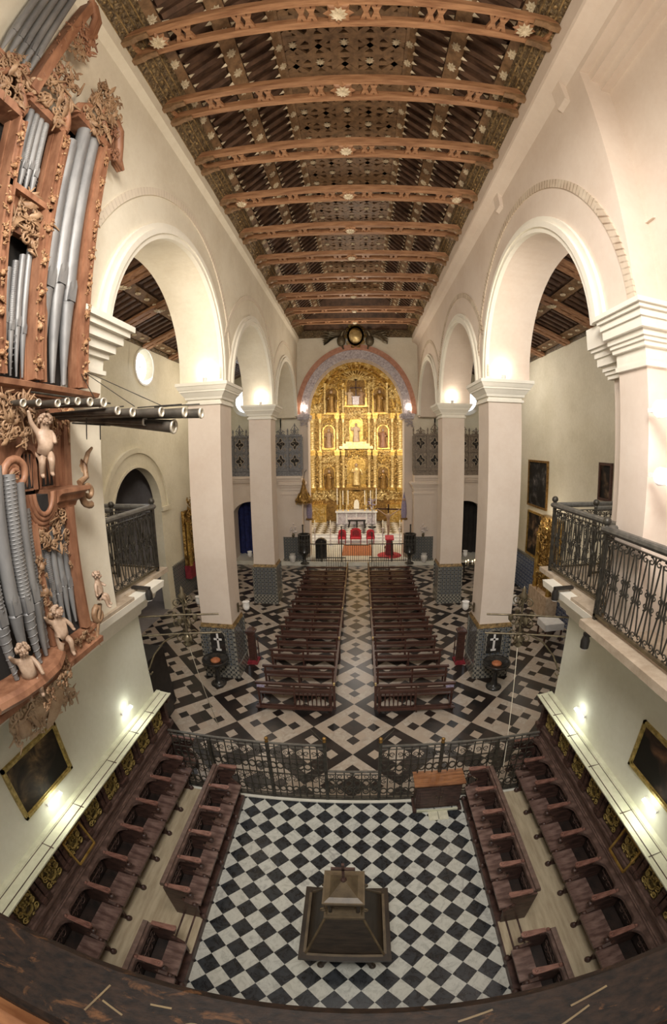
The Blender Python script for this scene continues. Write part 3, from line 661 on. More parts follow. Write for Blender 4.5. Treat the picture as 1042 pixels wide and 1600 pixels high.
# far tribunes: masonry floor on both sides, arch below, carved timber fronts above
for s in (-1, 1):
    x0, x1 = sorted((s * 3.62, s * 9.2)); m_ = MB()
    for z0, z1, d in ((5.5, 5.62, .12), (5.62, 5.78, .2), (5.78, 5.95, .3)): m_.box(x0, x1, 19.0 - d, 20.1, z0, z1)
    cx = s * 7.1; r_ = 1.25; n = 20
    pts = [(cx - r_ * math.cos(PI * i / n), 3.3 + r_ * .75 * math.sin(PI * i / n)) for i in range(n + 1)]
    v = [(x, y, z) for y in (19.05, 20.1) for x, z in pts] + [(x, y, 5.5) for y in (19.05, 20.1) for x, z in pts]; k = n + 1; f = []
    for i in range(n): f += [(i, i + 1, 2 * k + i + 1, 2 * k + i), (i + 1, i, k + i, k + i + 1)]
    m_.add(v, f); a0, a1 = sorted((s * 4.8, cx - s * r_)); m_.box(a0, a1, 19.05, 20.1, 0, 5.5); a0, a1 = sorted((cx + s * r_, s * 9.2)); m_.box(a0, a1, 19.05, 20.1, 0, 5.5)
    struct(m_, 'wall_tribune_left' if s < 0 else 'wall_tribune_right', 'plaster_pink')
    t = thing('tribune_parapet', 'carved timber tribune front, %s of the altar' % ('tinted bluish as by daylight, left' if s < 0 else 'brown, right'), 'parapet', (s * 6.3, 18.85, 5.95))
    wd = 'tribune_daylit' if s < 0 else 'tribune_wood'; L0, L1 = -2.75, 2.75
    MB().box(L0, L1, -.12, .1, 0, .16).box(L0, L1, -.08, .06, .16, .3).box(L0, L1, -.14, .1, .3, .42).build('base_moulding', wd, t)
    MB().box(L0, L1, -.08, .06, 1.5, 1.58).box(L0, L1, -.12, .1, 2.5, 2.62).build('rail', wd, t)
    nb = 6; bw = (L1 - L0) / nb
    for i in range(nb + 1): MB().box(L0 + bw * i - .07, L0 + bw * i + .07, -.1, .08, .42, 2.5).build('post', wd, t)
    for i in range(nb):
        xc = L0 + bw * (i + .5)
        for z in (.42, 1.58):
            h_ = 1.08 if z < 1 else .92; q = MB(); q.box(xc - bw / 2 + .07, xc + bw / 2 - .07, 0, .03, z, z + h_); q.cur = 1
            zc = z + h_ / 2; n_ = 24; q.prism([(xc + (.21 + .06 * math.cos(4 * t_)) * math.cos(t_), zc + 1.35 * (.21 + .06 * math.cos(4 * t_)) * math.sin(t_)) for t_ in [2 * PI * k / n_ for k in range(n_)]], 'y', -.02, 0); q.cur = 2
            q.tube([(xc + 1.08 * (.21 + .06 * math.cos(4 * t_)) * math.cos(t_), -.03, zc + 1.4 * (.21 + .06 * math.cos(4 * t_)) * math.sin(t_)) for t_ in [2 * PI * k / n_ for k in range(n_ + 1)]], .022, 5)
            for e in (-1, 1):
                for f_ in (-1, 1): q.scroll((xc + e * .27, -.03, zc + f_ * .33), (e, 0, 0), (0, 0, f_), .10, 1.3, .022, 1, 12, 5)
            q.carve((xc, -.03, zc), (1, 0, 0), (0, 0, 1), .22, .34, 4, i + int(z * 10), .016); q.build('carved_panel', [wd, 'dark_void', 'tribune_light'], t)
        q = MB(); hh = .34 + .28 * (i % 2)
        for e in (-1, 1): q.scroll((xc + e * .17, -.02, 2.62 + hh * .3), (-e, 0, 0), (0, 0, 1), .14, 1.4, .03, 1, 14, 5, (xc + e * .04, -.02, 2.62 + hh))
        q.lathe([(.05, 2.6), (.07, 2.62 + hh * .6), (.03, 2.62 + hh * .8), (.06, 2.62 + hh), (.01, 2.75 + hh)], 8, (xc, -.02, 0)); q.box(xc - .3, xc + .3, -.05, .02, 2.6, 2.68); q.build('crest', wd, t)
        q = MB(); q.lathe([(.05, 2.6), (.03, 2.75), (.06, 2.9), (.01, 3.05)], 8, (L0 + bw * i, 0, 0)); q.build('finial', wd, t)
# ================================================================== nave ceiling: a coffered trough of timber
CX = -0.1; ZW = 15.3; ZT = 17.75; HWW = 3.95; HWT = 1.55; Y0C, Y1C = -7.0, 20.1; HIP = 1.9
sl_len = math.hypot(HWW - HWT, ZT - ZW - .35)
cm = MB()
zs = ZW + .35
cm.box(CX - HWT, CX + HWT, Y0C, Y1C - HIP, ZT + .12, ZT + .3)
for s in (-1, 1):
    a = (CX + s * HWW, zs); b = (CX + s * HWT, ZT + .12)
    v = [(a[0], Y0C, a[1]), (a[0], Y1C, a[1]), (b[0], Y1C - HIP, b[1]), (b[0], Y0C, b[1])]
    v2 = [(x, y, z + .25) for x, y, z in v]
    cm.add(v + v2, [(0, 1, 2, 3) if s > 0 else (3, 2, 1, 0), (7, 6, 5, 4) if s > 0 else (4, 5, 6, 7), (0, 4, 5, 1), (1, 5, 6, 2), (2, 6, 7, 3), (3, 7, 4, 0)])
v = [(CX - HWW, Y1C, zs), (CX + HWW, Y1C, zs), (CX + HWT, Y1C - HIP, ZT + .12), (CX - HWT, Y1C - HIP, ZT + .12)]
cm.add(v, [(0, 1, 2, 3)])
ceil = struct(cm, 'ceiling', 'wood_ceiling')
def slope(s, t, y, off=0.0):
    """point on a side slope: t = 0 at the wall, 1 at the flat; off = distance below it"""
    x = CX + s * (HWW + (HWT - HWW) * t); z = zs + (ZT + .12 - zs) * t
    nx, nz = -s * (ZT + .12 - zs) / sl_len, -(HWW - HWT) / sl_len
    return Vector((x + nx * off, y, z + nz * off))
# carved frieze on the wall plate, leaning inwards
fm = MB(); gm = MB()
for s in (-1, 1):
    x = CX + s * HWW
    fm.prism([(x + s * .15, ZW - .16), (x - s * .03, ZW - .16), (x - s * .08, ZW - .05), (x - s * .14, ZW), (x - s * .40, ZW + .36), (x - s * .46, ZW + .40), (x - s * .50, ZW + .50), (x + s * .15, ZW + .42)], 'y', Y0C, Y1C)
    for d, e in ((.03, -.16), (.11, -.025), (.22, .12), (.33, .27), (.43, .385)): gm.tube([(x - s * d, Y0C, ZW + e), (x - s * d, Y1C - .4, ZW + e)], .022, 5)
    yy = Y0C
    while yy < Y1C - .6:
        gm.ball((x - s * .275, yy, ZW + .195), .05, 6, .6); gm.ball((x - s * .17, yy + .12, ZW + .05), .035, 6, .6); yy += .24
gm.build('gilt_moulding', 'gilt_frieze', ceil)
x0, x1 = CX - HWW, CX + HWW
for (w1, z0, z1) in ((.07, -.12, -.02), (.11, -.02, .06), (.08, .06, .30), (.17, .30, .38)): fm.box(x0, x1, Y1C - w1, Y1C + .1, ZW + z0, ZW + z1)
fm.build('carved_frieze', 'frieze_relief', ceil)
# rafters on the slopes, in two dark bands between the star bands
rf = MB(); y = Y0C + .15
while y < Y1C - .3:
    tmax = min(1, (Y1C - y) / HIP)
    for s in (-1, 1):
        for t0, t1 in ((.24, .50), (.64, .90)):
            if t1 > tmax: continue
            rf.bar(slope(s, t0, y, .07), slope(s, t1, y, .07), .13, .14, (0, 1, 0))
    y += .34
o = rf.build('rafter', 'wood_rafter', ceil); o['kind'] = 'stuff'
# boards carrying the stars
bd = MB()
for s in (-1, 1):
    for t0, t1 in ((0.04, .22), (.51, .63), (.91, 1.0)):
        p, q = slope(s, t0, 0, .10), slope(s, t1, 0, .10); ya = Y1C - HIP * t1 - .1
        nn = slope(s, t0, 0, .14) - slope(s, t0, 0, .10)
        v = []
        for yy in (Y0C, ya):
            for c in (p, q):
                for e in (0, 1): v.append((c.x + nn.x * e, yy, c.z + nn.z * e))
        bd.add(v, [(0, 1, 3, 2), (4, 6, 7, 5), (1, 5, 7, 3), (0, 2, 6, 4), (0, 4, 5, 1), (2, 3, 7, 6)])
bd.build('star_board', 'wood_lattice', ceil)
# flat lattice of crossing battens with small dark openings
lt = MB(); z0, z1 = ZT - .02, ZT + .10; P = .62
ya, yb = Y0C, Y1C - HIP
n = int((yb - ya) / P)
for i in range(n + 1):
    y = ya + i * P; lt.box(CX - HWT, CX + HWT, y - .085, y + .085, z0, z1)
    lt.box(CX - HWT, CX + HWT, y + P / 2 - .07, y + P / 2 + .07, z0 + .02, z1)
k = int(2 * HWT / P)
for i in range(k + 1):
    x = CX - HWT + (i + .5) * 2 * HWT / (k + 1); lt.box(x - .08, x + .08, ya, yb, z0 + .01, z1)
for s in (-1, 1):
    y = ya - 2 * HWT
    while y < yb:
        p0, p1 = Vector((CX - HWT, y, z0 + .05)), Vector((CX + HWT, y + s * 2 * HWT, z0 + .05))
        if s < 0: p0.y += 2 * HWT; p1.y = p0.y - 2 * HWT
        # clip to the flat
        def clip(a, b):
            a = a.copy(); b = b.copy()
            for lim, lo in ((ya, True), (yb, False)):
                for u, w_ in ((a, b), (b, a)):
                    if (u.y < lim) if lo else (u.y > lim):
                        if abs(w_.y - u.y) < 1e-6 or ((w_.y < lim) if lo else (w_.y > lim)): return None
                        t = (lim - u.y) / (w_.y - u.y); u.x += (w_.x - u.x) * t; u.y = lim
            return a, b
        r_ = clip(p0, p1)
        if r_ and (r_[1] - r_[0]).length > .2: lt.bar(r_[0], r_[1], .14, .10)
        y += P
lt.build('lattice_panel', 'wood_lattice', ceil)
for s in (-1, 1): MB().box(*sorted((CX + s * HWT - .09, CX + s * HWT + .09)), Y0C, Y1C - HIP, ZT - .06, ZT + .16).build('lattice_border', 'wood_lattice', ceil)
# star bosses: on the boards of the slopes and over the flat lattice
stars = []
y = Y0C + .2; i = 0
while y < Y1C - .5:
    for s in (-1, 1):
        for t, rad in ((.17, .15), (.57, .14), (.955, .13)):
            if t > (Y1C - y) / HIP: continue
            yy = y + (.31 if i % 2 else 0) * 0
            nn = slope(s, t, y, 1) - slope(s, t, y, 0); stars.append((slope(s, t, yy, .145), nn, rad))
    if y < yb:
        for j, x in enumerate((-1.24, -.62, 0, .62, 1.24)):
            if (j + i) % 2 == 0: stars.append((Vector((CX + x, y, ZT - .03)), Vector((0, 0, -1)), .125))
    y += .62; i += 1
stars.sort(key=lambda q: (q[0] - CAM).length)
sm = MB(); sm.star((0, 0, 0), (0, 0, 1), (1, 0, 0), 1.0, .28); sm.ball((0, 0, .2), .22, 6); me0 = None
for q, nn, rad in stars[:100]:
    if me0 is None: o = sm.build('star_boss', 'ornament_pale', ceil); me0 = o
    else: o = copy_part(me0, ceil)
    o.location = q; o.scale = (rad,) * 3; o.rotation_euler = Vector(nn).to_track_quat('Z', 'Y').to_euler()
rest = MB()
for q, nn, rad in stars[100:]: rest.star(q, nn, (0, 1, 0), rad, rad * .3)
o = rest.build('star_boss', 'ornament_pale', ceil); o['kind'] = 'stuff'
# little painted points beside the stars
pt = MB(); y = Y0C + .1
while y < Y1C - .5:
    for s in (-1, 1):
        for t, ds in ((.225, 1), (.505, -1), (.635, 1), (.905, -1)):
            if t > (Y1C - y) / HIP: continue
            c = slope(s, t, y, .15); nn = slope(s, t, 0, 1) - slope(s, t, 0, 0); up = (slope(s, 1, 0) - slope(s, 0, 0)).normalized() * ds
            a_, b_ = c + Vector((0, .06, 0)), c - Vector((0, .06, 0)); pt.add([a_, b_, c + up * .15, c + nn * .05], [(0, 3, 2), (3, 1, 2), (0, 1, 3)])
        c = slope(s, .06, y, .15); pt.star(c, slope(s, 0, 0, 1) - slope(s, 0, 0, 0), (0, 1, 0), .17, .05, 5, .45) if int(y * 3) % 2 else None
    y += .31
o = pt.build('painted_point', 'ornament_pale', ceil); o['kind'] = 'stuff'

# tie beams: pairs of timbers joined by lattice work, a star in the middle
BY = [-3.85, -1.65, 0.30, 2.33, 4.40, 6.50, 8.65, 10.80, 12.90, 15.10, 17.2]
def tie_beam(y, i, big):
    t = thing('tie_beam', '', 'beam', (CX, y, ZW + .16), group='painted tie beams across the nave'); hw = HWW - .1; g_ = .24
    for s in (-1, 1):
        MB().box(-hw, hw, s * g_ - .07, s * g_ + .07, -.13, .04).build('timber', 'wood_beam', t)
    nx = 7; step = 2 * hw / nx; l0 = None
    for j in range(nx):
        for e in (-1, 1):
            x = 0; lac = MB()
            lac.bar((x + e * step * .5, -g_, -.06), (x + e * step * .34, g_, -.06), .07, .08); lac.bar((x + e * step * .5, g_, -.06), (x + e * step * .34, -g_, -.06), .07, .08)
            xx = -hw + (j + .5) * step
            if j == 0: o_ = lac.build('lattice_cross', 'wood_beam', t); o_.location = (xx, 0, 0); l0 = {**(l0 or {}), e: o_}
            else: copy_part(l0[e], t, (xx, 0, 0))
    pos = [0] if not big else [-hw + .62, 0, hw - .62]
    for x in pos:
        q = MB(); q.star((x, 0, -.13), (0, 0, -1), (1, 0, 0), .27 if x == 0 else .22, .05, 8, .7); q.cur = 1; q.star((x, 0, -.17), (0, 0, -1), (1, 0, 0), .17, .06, 10, .66)
        q.build('rosette', ['wood_beam', 'ornament_pale'], t)
    for s in (-1, 1):
        for yy in (-g_, g_):
            q = MB(); q.prism([(s * (hw + .1), -.13), (s * (hw - .5), -.13), (s * (hw - .52), -.19), (s * (hw - .3), -.21), (s * (hw - .22), -.27), (s * (hw + .1), -.29)], 'y', yy - .06, yy + .06); q.build('corbel', 'wood_lattice', t)
    return t
first = None; names = []
for i, y in enumerate(BY):
    lab = '%s twin tie beam from the choir gallery, %s star rosette%s' % (ORD[i], 'three' if i in (1, 4) else 'one', 's' if i in (1, 4) else '')
    lab = lab.replace('three star rosette', 'with a star at each end, rosette').replace('one star rosette', 'lattice filled with one central star')
    if i in (0, 1): tb = tie_beam(y, i, i == 1); tb['label'] = lab; names.append(tb)
    else: tb = dup(names[1 if i == 4 else 0], (CX, y, ZW + .16), label=lab)
    if i in (1, 4): tb['label'] = '%s twin tie beam from the choir gallery, star rosettes at both ends' % ORD[i]

# aisle ceilings: a single timber slope with paired beams
for s in (-1, 1):
    xa, xb = s * 9.25, s * 5.1; za, zb = 12.5, 14.1; m_ = MB()
    v = [(xa, -7, za), (xa, 21, za), (xb, 21, zb), (xb, -7, zb)]; m_.add(v + [(x, y, z + .2) for x, y, z in v], [(0, 1, 2, 3) if s < 0 else (3, 2, 1, 0), (4, 5, 6, 7), (0, 1, 5, 4), (1, 2, 6, 5), (2, 3, 7, 6), (3, 0, 4, 7)])
    ca = struct(m_, 'ceiling', 'wood_ceiling')
    def ap(t, y, off): return Vector((xa + (xb - xa) * t, y, za + (zb - za) * t - off))
    q = MB(); y = -4.0
    while y < 20:
        for t0, t1 in ((.16, .42), (.56, .84)): q.bar(ap(t0, y, .06), ap(t1, y, .06), .13, .13, (0, 1, 0))
        y += .36
    o = q.build('rafter', 'wood_rafter', ca); o['kind'] = 'stuff'
    q = MB()
    for t in (.10, .49, .90): q.add([ap(t - .05, -4, .12), ap(t + .05, -4, .12), ap(t + .05, 20, .12), ap(t - .05, 20, .12)], [(0, 1, 2, 3) if s < 0 else (3, 2, 1, 0)])
    q.build('star_board', 'wood_lattice', ca)
    q = MB(); y = -2.0; nn = Vector((0, 0, -1))
    while y < 19:
        for t in (.10, .49, .90): q.star(ap(t, y, .13), nn, (0, 1, 0), .12, .05)
        y += .62
    o = q.build('star_boss', 'ornament_pale', ca); o['kind'] = 'stuff'
    q = MB(); q.box(*sorted((xa, xa - s * .12)), -5, 21, za - .18, za + .12); q.box(*sorted((xa, xa - s * .2)), -5, 21, za + .1, za + .22); q.build('carved_frieze', 'frieze_relief', ca)
    for j, y in enumerate((-.6, 1.9, 4.4, 6.9, 9.4, 11.9, 14.4)):
        t = thing('tie_beam', '%s pair of rafters-height beams in the %s aisle ceiling' % (ORD[j], ('left', 'right')[s > 0]), 'beam', (0, y, 0), group='paired beams in the aisle ceilings')
        t['label'] = '%s paired beam of the %s aisle ceiling, counted from the organ gallery' % (ORD[j], ('left', 'right')[s > 0])
        for e in (-.16, .16):
            b_ = MB(); b_.bar(ap(.02, e, .2), ap(1, e, .2), .10, .22, (0, 1, 0)); b_.build('timber', 'wood_beam', t)
        for k in range(6):
            b_ = MB(); a_ = .1 + .15 * k; b_.bar(ap(a_, -.16, .2), ap(a_ + .07, .16, .2), .06, .1); b_.bar(ap(a_, .16, .2), ap(a_ + .07, -.16, .2), .06, .1); b_.build('lattice', 'wood_beam', t)
        b_ = MB(); b_.star(ap(.5, 0, .32), (0, 0, -1), (1, 0, 0), .2, .05); b_.build('rosette', 'ornament_pale', t)
# ================================================================== choir: platforms, stalls, panelling
for s in (-1, 1):
    x0, x1 = sorted((s * 2.45, s * 4.45)); m_ = MB(); m_.box(x0, x1, -7.2, 0.12, 0, .15); m_.cur = 1
    xa, xb = sorted((s * 2.44, s * 2.62)); m_.box(xa, xb, -3.0, 0.13, 0, .155); m_.box(xa, xb, -7.2, -3.74, 0, .155); xa, xb = sorted((s * 2.44, s * 2.47)); m_.box(xa, xb, -3.74, -3.0, 0, .153)
    for x in (2.60, 2.80): xa, xb = sorted((s * x, s * (x + .035))); m_.box(xa, xb, -3.72, -3.0, .1, .153)
    struct(m_, 'floor', ['wood_board', 'wood_stall'])

def stall(name, label, pitch, D, rounded, group, seed):
    t = thing(name, label, 'choir stall', (0, 0, 0), group=group); p = pitch / 2; rr = random.Random(seed)
    b = MB(); b.box(0, .04, -p, p, 0, 1.0); b.box(.04, .055, -p + .08, p - .08, .52, .88)
    cv = MB(); cv.box(.05, .062, -p + .09, p - .09, .68, .70)
    for i in range(7): cv.scroll((.058, -.21 + .07 * i, .69 + .05 * (-1) ** i), (0, 1, 0), (0, 0, 1), rr.uniform(.05, .10), 1.2, .007, rr.choice((-1, 1)), 12, 4)
    br_ = b.build('backrest', 'wood_stall_shade', t); cv.build('back_carving', 'wood_stall_rail', br_)
    # arm-height rail, cut out round the sitter
    r = .17 if rounded else .025; w = .13 if rounded else .09; a = .30 if rounded else .20; e = .04
    poly = [(0, -p), (a, -p), (a, -p + e)]
    poly += [(w + r - r * math.sin(PI / 2 * k / 6), -p + e + r - r * math.cos(PI / 2 * k / 6)) for k in range(7)]
    poly += [(w + r - r * math.cos(PI / 2 * k / 6), p - e - r + r * math.sin(PI / 2 * k / 6)) for k in range(7)]
    poly += [(a, p - e), (a, p), (0, p)]
    q = MB(); q.prism(poly, 'z', .92, .985); q.prism([(x * .97 + .0, y) for x, y in poly], 'z', .985, 1.0); q.box(-.03, .05, -p, p, .985, 1.045); q.box(-.05, .02, -p, p, .93, .99)
    q.build('arm_rail', 'wood_stall_rail', t)
    # dividing panel with a scrolled front edge
    pr = [(0, 0), (D - .06, 0), (D - .04, .30), (D - .02, .42), (D - .10, .50), (D - .22, .56), (D - .26, .66), (D - .16, .76), (D - .06, .84), (D - .04, .92), (0, .92)]
    q = MB(); q.prism(pr, 'y', -p - .025, -p + .025); q.lathe([(.001, -.04), (.05, -.035), (.055, 0), (.05, .035), (.001, .04)], 10, (D - .05, -p, .82), (0, 1, 0)); q.lathe([(.001, -.035), (.045, -.03), (.045, .03), (.001, .035)], 10, (D - .07, -p, .46), (0, 1, 0))
    sp_ = q.build('side_panel', 'wood_stall', t)
    q = MB(); n = 8; x1 = D - .0; hw = .052
    q.prism([(a - .08, -p - .035), (x1 - hw, -p - hw)] + [(x1 - hw + hw * math.sin(PI * k / n), -p - hw * math.cos(PI * k / n)) for k in range(n + 1)] + [(x1 - hw, -p + hw), (a - .08, -p + .035)], 'z', .99, 1.03)
    q.lathe([(.001, 0), (.022, .004), (.012, .012), (.001, .013)], 8, (x1 - .06, -p, 1.03)); q.lathe([(.03, 0), (.035, .02), (.012, .05), (.001, .06)], 8, (a - .12, -p, 1.0))
    q.build('armrest', 'wood_stall_worn', sp_)
    q = MB(); q.box(.30 if D > .58 else .24, D + .03, -p + .03, p - .03, .44, .48); q.box(D - .02, D + .02, -p + .03, p - .03, .40, .44); q.build('seat', 'wood_seat', t)
    q = MB(); q.box(.05, .30 if D > .58 else .24, -p + .03, p - .03, .42, .45); q.box(D - .28, D - .25, -p, p, 0, .42); q.build('seat_box', 'wood_stall_shade', t)
    q = MB(); q.lathe([(.05, 0), (.06, .03), (.045, .07), (.02, .09), (.001, .10)], 10, (D - .01, -p, 0)); q.box(D - .07, D + .03, -p - .03, -p + .03, 0, .03); q.build('foot', 'wood_stall', t)
    return t
def end_panel(t, pitch, D):
    p = pitch / 2; pr = [(0, 0), (D - .06, 0), (D - .04, .30), (D - .02, .42), (D - .12, .55), (D - .2, .66), (D - .06, .84), (D - .04, .92), (0, .92)]
    q = MB(); q.prism(pr, 'y', p - .02, p + .03); sp_ = q.build('side_panel', 'wood_stall', t)
    q = MB(); q.prism([(.1, p - .035), (D - .02, p - .05), (D, p), (D - .02, p + .05), (.1, p + .035)], 'z', .99, 1.03); q.build('armrest', 'wood_stall_worn', sp_)
SIDE = {-1: 'left', 1: 'right'}
BP, FP = .70, .61
proto = {}
for s in (-1, 1):
    for i in range(9):
        yc = .79 - BP * (i + .5); lab = '%s dark choir stall from the iron screen in the %s wall row' % (ORD[i], SIDE[s])
        loc, rz = (s * 4.37, yc, .15), 0 if s < 0 else PI
        if i in (0,) or 'back' not in proto:
            t = stall('choir_stall', lab, BP, .66, True, 'choir stalls along the wall', 5 + i + (s > 0)); t.location = loc; t.rotation_euler = (0, 0, rz); proto['back'] = t
            if i == 0: proto['backks'] = kids(t); end_panel(t, BP, .66) if s < 0 else None
        else: dup(proto['back'], loc, rz, lab, ks=proto['backks'])
    for g_, (ys, n) in enumerate(((.06, 5), (-3.72, 3))):
        for i in range(n):
            yc = ys - FP * (i + .5); lab = ('%s low choir stall from the screen in the %s front row' if g_ == 0 else '%s low choir stall of the short %s front row near the gallery') % (ORD[i], SIDE[s])
            loc, rz = (s * 2.95, yc, .15), 0 if s < 0 else PI
            if 'front' not in proto:
                t = stall('low_choir_stall', lab, FP, .50, False, 'low choir stalls of the front rows', 31); t.location = loc; t.rotation_euler = (0, 0, rz); proto['front'] = t; proto['frontks'] = kids(t)
            else: t = dup(proto['front'], loc, rz, lab, ks=proto['frontks'])
            if (i == 0 and s < 0) or (i == n - 1 and s > 0): end_panel(t, FP, .50)
    # back boards of the front row
    # panelling between stalls and ledge
    t = thing('wall_panelling', 'carved panelling with gilded reliefs above the %s wall stalls' % SIDE[s], 'panelling', (s * 4.45, 0, 0), 0 if s < 0 else PI)
    yf = (lambda y: y) if s < 0 else (lambda y: -y)
    def bx(x0, x1, y0, y1, z0, z1): a_, b_ = sorted((yf(y0), yf(y1))); return (x0, x1, a_, b_, z0, z1)
    q = MB(); q.box(*bx(0, .08, -7, .84, 1.15, 1.5)); q.box(*bx(0, .11, -7, .84, 1.16, 1.22)); q.box(*bx(0, .13, -7, .84, 1.44, 1.50)); q.box(*bx(0, .10, -7, .84, 1.50, 1.55)); q.build('back_board', 'wood_stall_rail', t)
    q = MB(); q.box(*bx(0, .05, -7, .84, 1.5, 2.36)); q.build('backing', 'wood_stall', t)
    q = MB(); q.box(*bx(0, .16, .76, .86, 0, 2.34)); q.box(*bx(0, .24, .74, .88, 1.5, 1.62)); q.box(*bx(0, .3, .74, .88, 2.2, 2.34)); q.build('end_post', 'wood_stall', t)
    for i in range(9):
        yc = .79 - BP * (i + .5)
        q = MB(); q.box(*bx(.05, .07, yc - .23, yc + .23, 1.60, 2.32)); q.cur = 1
        for a_, b_, r_ in ((0, 1.80, .11), (0, 2.06, .12), (-.1, 1.93, .10), (.1, 1.93, .10), (0, 1.93, .07)): q.ring('x', (yf(yc) + a_, b_), r_ - .022, r_, .06, .10, 0, 2 * PI, 14)
        for a_ in (-.15, .15):
            for b_ in (1.70, 1.86, 2.0, 2.18): q.scroll((.085, yf(yc) + a_, b_), (0, 1 if a_ > 0 else -1, 0), (0, 0, 1 if b_ > 1.9 else -1), .065, 1.3, .015, 1, 12, 5)
        q.carve((.08, yf(yc), 2.2), (0, 1, 0), (0, 0, 1), .3, .14, 6, 60 + i, .011); q.carve((.08, yf(yc), 1.68), (0, 1, 0), (0, 0, 1), .3, .12, 6, 80 + i, .011); q.build('gilded_panel', ['panel_gilt', 'gold_green'], t)
        for e in (.29, .41):
            q = MB(); y = yc - e; q.box(*bx(.05, .12, y - .045, y + .045, 1.58, 2.34)); q.box(*bx(.05, .15, y - .055, y + .055, 1.58, 1.68)); q.box(*bx(.05, .15, y - .055, y + .055, 2.22, 2.34)); q.box(*bx(.05, .135, y - .03, y + .03, 1.9, 1.96)); q.build('pilaster', 'wood_stall', t)
    # sloping ledge
    q = MB(); y0, y1 = -7.2, .86
    prof = [(0, 2.36), (.30, 2.36), (.33, 2.38), (.36, 2.385), (.365, 2.415), (.33, 2.42), (.32, 2.412), (.10, 2.43), (.09, 2.45), (.0, 2.45)]
    q.prism([((-4.45 + x) * (1 if s < 0 else -1), z) for x, z in prof], 'y', y0, y1)
    o = struct(q, 'trim_%d' % (3 if s < 0 else 4), 'ledge_stone')
    q = MB()
    for x, (a_, b_) in ((.115, (-7, .8)), (.275, (-7, .8))): xx = (-4.45 + x) * (1 if s < 0 else -1); q.box(xx - .006, xx + .006, a_, b_, 2.40, 2.424 if x > .2 else 2.432)
    for y in (.05, -.65, -1.55, -2.7, -3.6): xx = sorted(((-4.45 + .1) * -s * -1 * (-1 if s < 0 else 1) * s, 0)); xa, xb = sorted((s * 4.35, s * 4.12)); q.box(xa, xb, y - .005, y + .005, 2.40, 2.432)
    q.build('joint', 'wood_stall', o)
    # strip lights on the ledge
    for j, (y, z) in enumerate(((-.45, 2.80), (-2.95, 2.76))):
        t = thing('strip_light', 'small white strip light on the %s choir wall, %s' % (SIDE[s], ('near the screen', 'below the painting')[j]), 'lamp', (s * 4.45, y, z), group='strip lights over the choir stalls')
        MB().box(*sorted((0, -s * .05)), -.17, .17, -.02, .03).build('housing', 'white_cloth', t)
        q = MB(); q.tube([(-s * .07, -.16, -.01), (-s * .07, .16, -.01)], .022, 8); q.build('tube', 'lamp_white', t)
        lamp('strip_glow', 'AREA', (s * 4.32, y, z + .02), 2.5, (0.95, 1.0, 0.82), .3, (s * 4.40, y, z - 1), sy=.08)
        lamp('strip_glow', 'POINT', (s * 4.28, y, z + .1), 2.2, (0.95, 1.0, 0.84), .08)
    # framed religious paintings
    y0, y1, z0, z1 = (-3.58, -2.32, 2.89, 3.85) if s < 0 else (-3.5, -2.15, 2.96, 3.85)
    t = thing('painting', ('dark religious painting of figures in a gilt frame, left choir wall', 'brownish painting in a narrow gilt frame, right choir wall')[s > 0], 'painting', (s * 4.45, (y0 + y1) / 2, z0))
    hy, hz = (y1 - y0) / 2, z1 - z0; q = MB(); a_ = sorted((0, -s * .02)); q.box(*a_, -hy + .05, hy - .05, .05, hz - .05); q.build('canvas', 'picture_religious' if s < 0 else 'picture_brown', t)
    q = MB()
    for w0, w1, d in ((0, .05, .05), (.05, .075, .03)):
        a_ = sorted((0, -s * d))
        q.box(*a_, -hy + w0, hy - w0, w0, w1); q.box(*a_, -hy + w0, hy - w0, hz - w1, hz - w0); q.box(*a_, -hy + w0, -hy + w1, w0, hz - w0); q.box(*a_, hy - w1, hy - w0, w0, hz - w0)
    q.build('frame', 'gold_green', t)
    # small empty gilt frame leaning on the panelling
    t = thing('picture_frame', 'thin empty gilt frame leaning on the %s choir panelling' % SIDE[s], 'frame', (s * 4.22, -3.05, 1.56), group=None)
    q = MB(); w_, h_, lean = .25, .52, -s * -.09
    c_ = [(-s * .03, -w_, 0), (-s * .03, w_, 0), (s * .09, w_, h_), (s * .09, -w_, h_)]
    for k in range(4): q.bar(c_[k], c_[(k + 1) % 4], .03, .03)
    q.build('moulding', 'gold', t)

# lectern (facistol)
t = thing('lectern', 'big dark pyramidal choir lectern with a small cross on top', 'lectern', (-.03, -3.17, 0))
q = MB(); q.frus(0, 0, .10, .2, .34, .34, .30, .30); q.frus(0, 0, .2, .3, .2, .2, .14, .14); q.lathe([(.14, .3), (.11, .45), (.15, .6), (.11, .75), (.16, .9)], 12); q.build('pedestal', 'wood_lectern', t)
for sx in (-1, 1):
    for sy in (-1, 1):
        q = MB(); q.tube([(sx * .22, sy * .22, .16), (sx * .33, sy * .33, .16), (sx * .38, sy * .38, .08), (sx * .40, sy * .40, .03)], [.06, .06, .05, .05], 8); q.ball((sx * .40, sy * .40, .05), .06, 10, 0.83); q.build('foot', 'wood_lectern', t)
q = MB(); q.frus(0, 0, .90, .96, .60, .60, .64, .64)
for a_, b_, e in ((.64, .56, 0),):
    for sx in (-1, 1): q.box(sx * .6 - .045, sx * .6 + .045, -.645, .645, .95, 1.02); q.box(-.56, .56, sx * .6 - .043, sx * .6 + .043, .95, 1.017)
q.build('tray', 'wood_lectern', t)
q = MB(); q.frus(0, 0, .97, 1.76, .55, .55, .24, .24); q.build('desk', 'wood_lectern', t)
q = MB()
for sx in (-1, 1):
    for sy in (-1, 1): q.bar((sx * .552, sy * .552, .98), (sx * .245, sy * .245, 1.76), .03, .03)
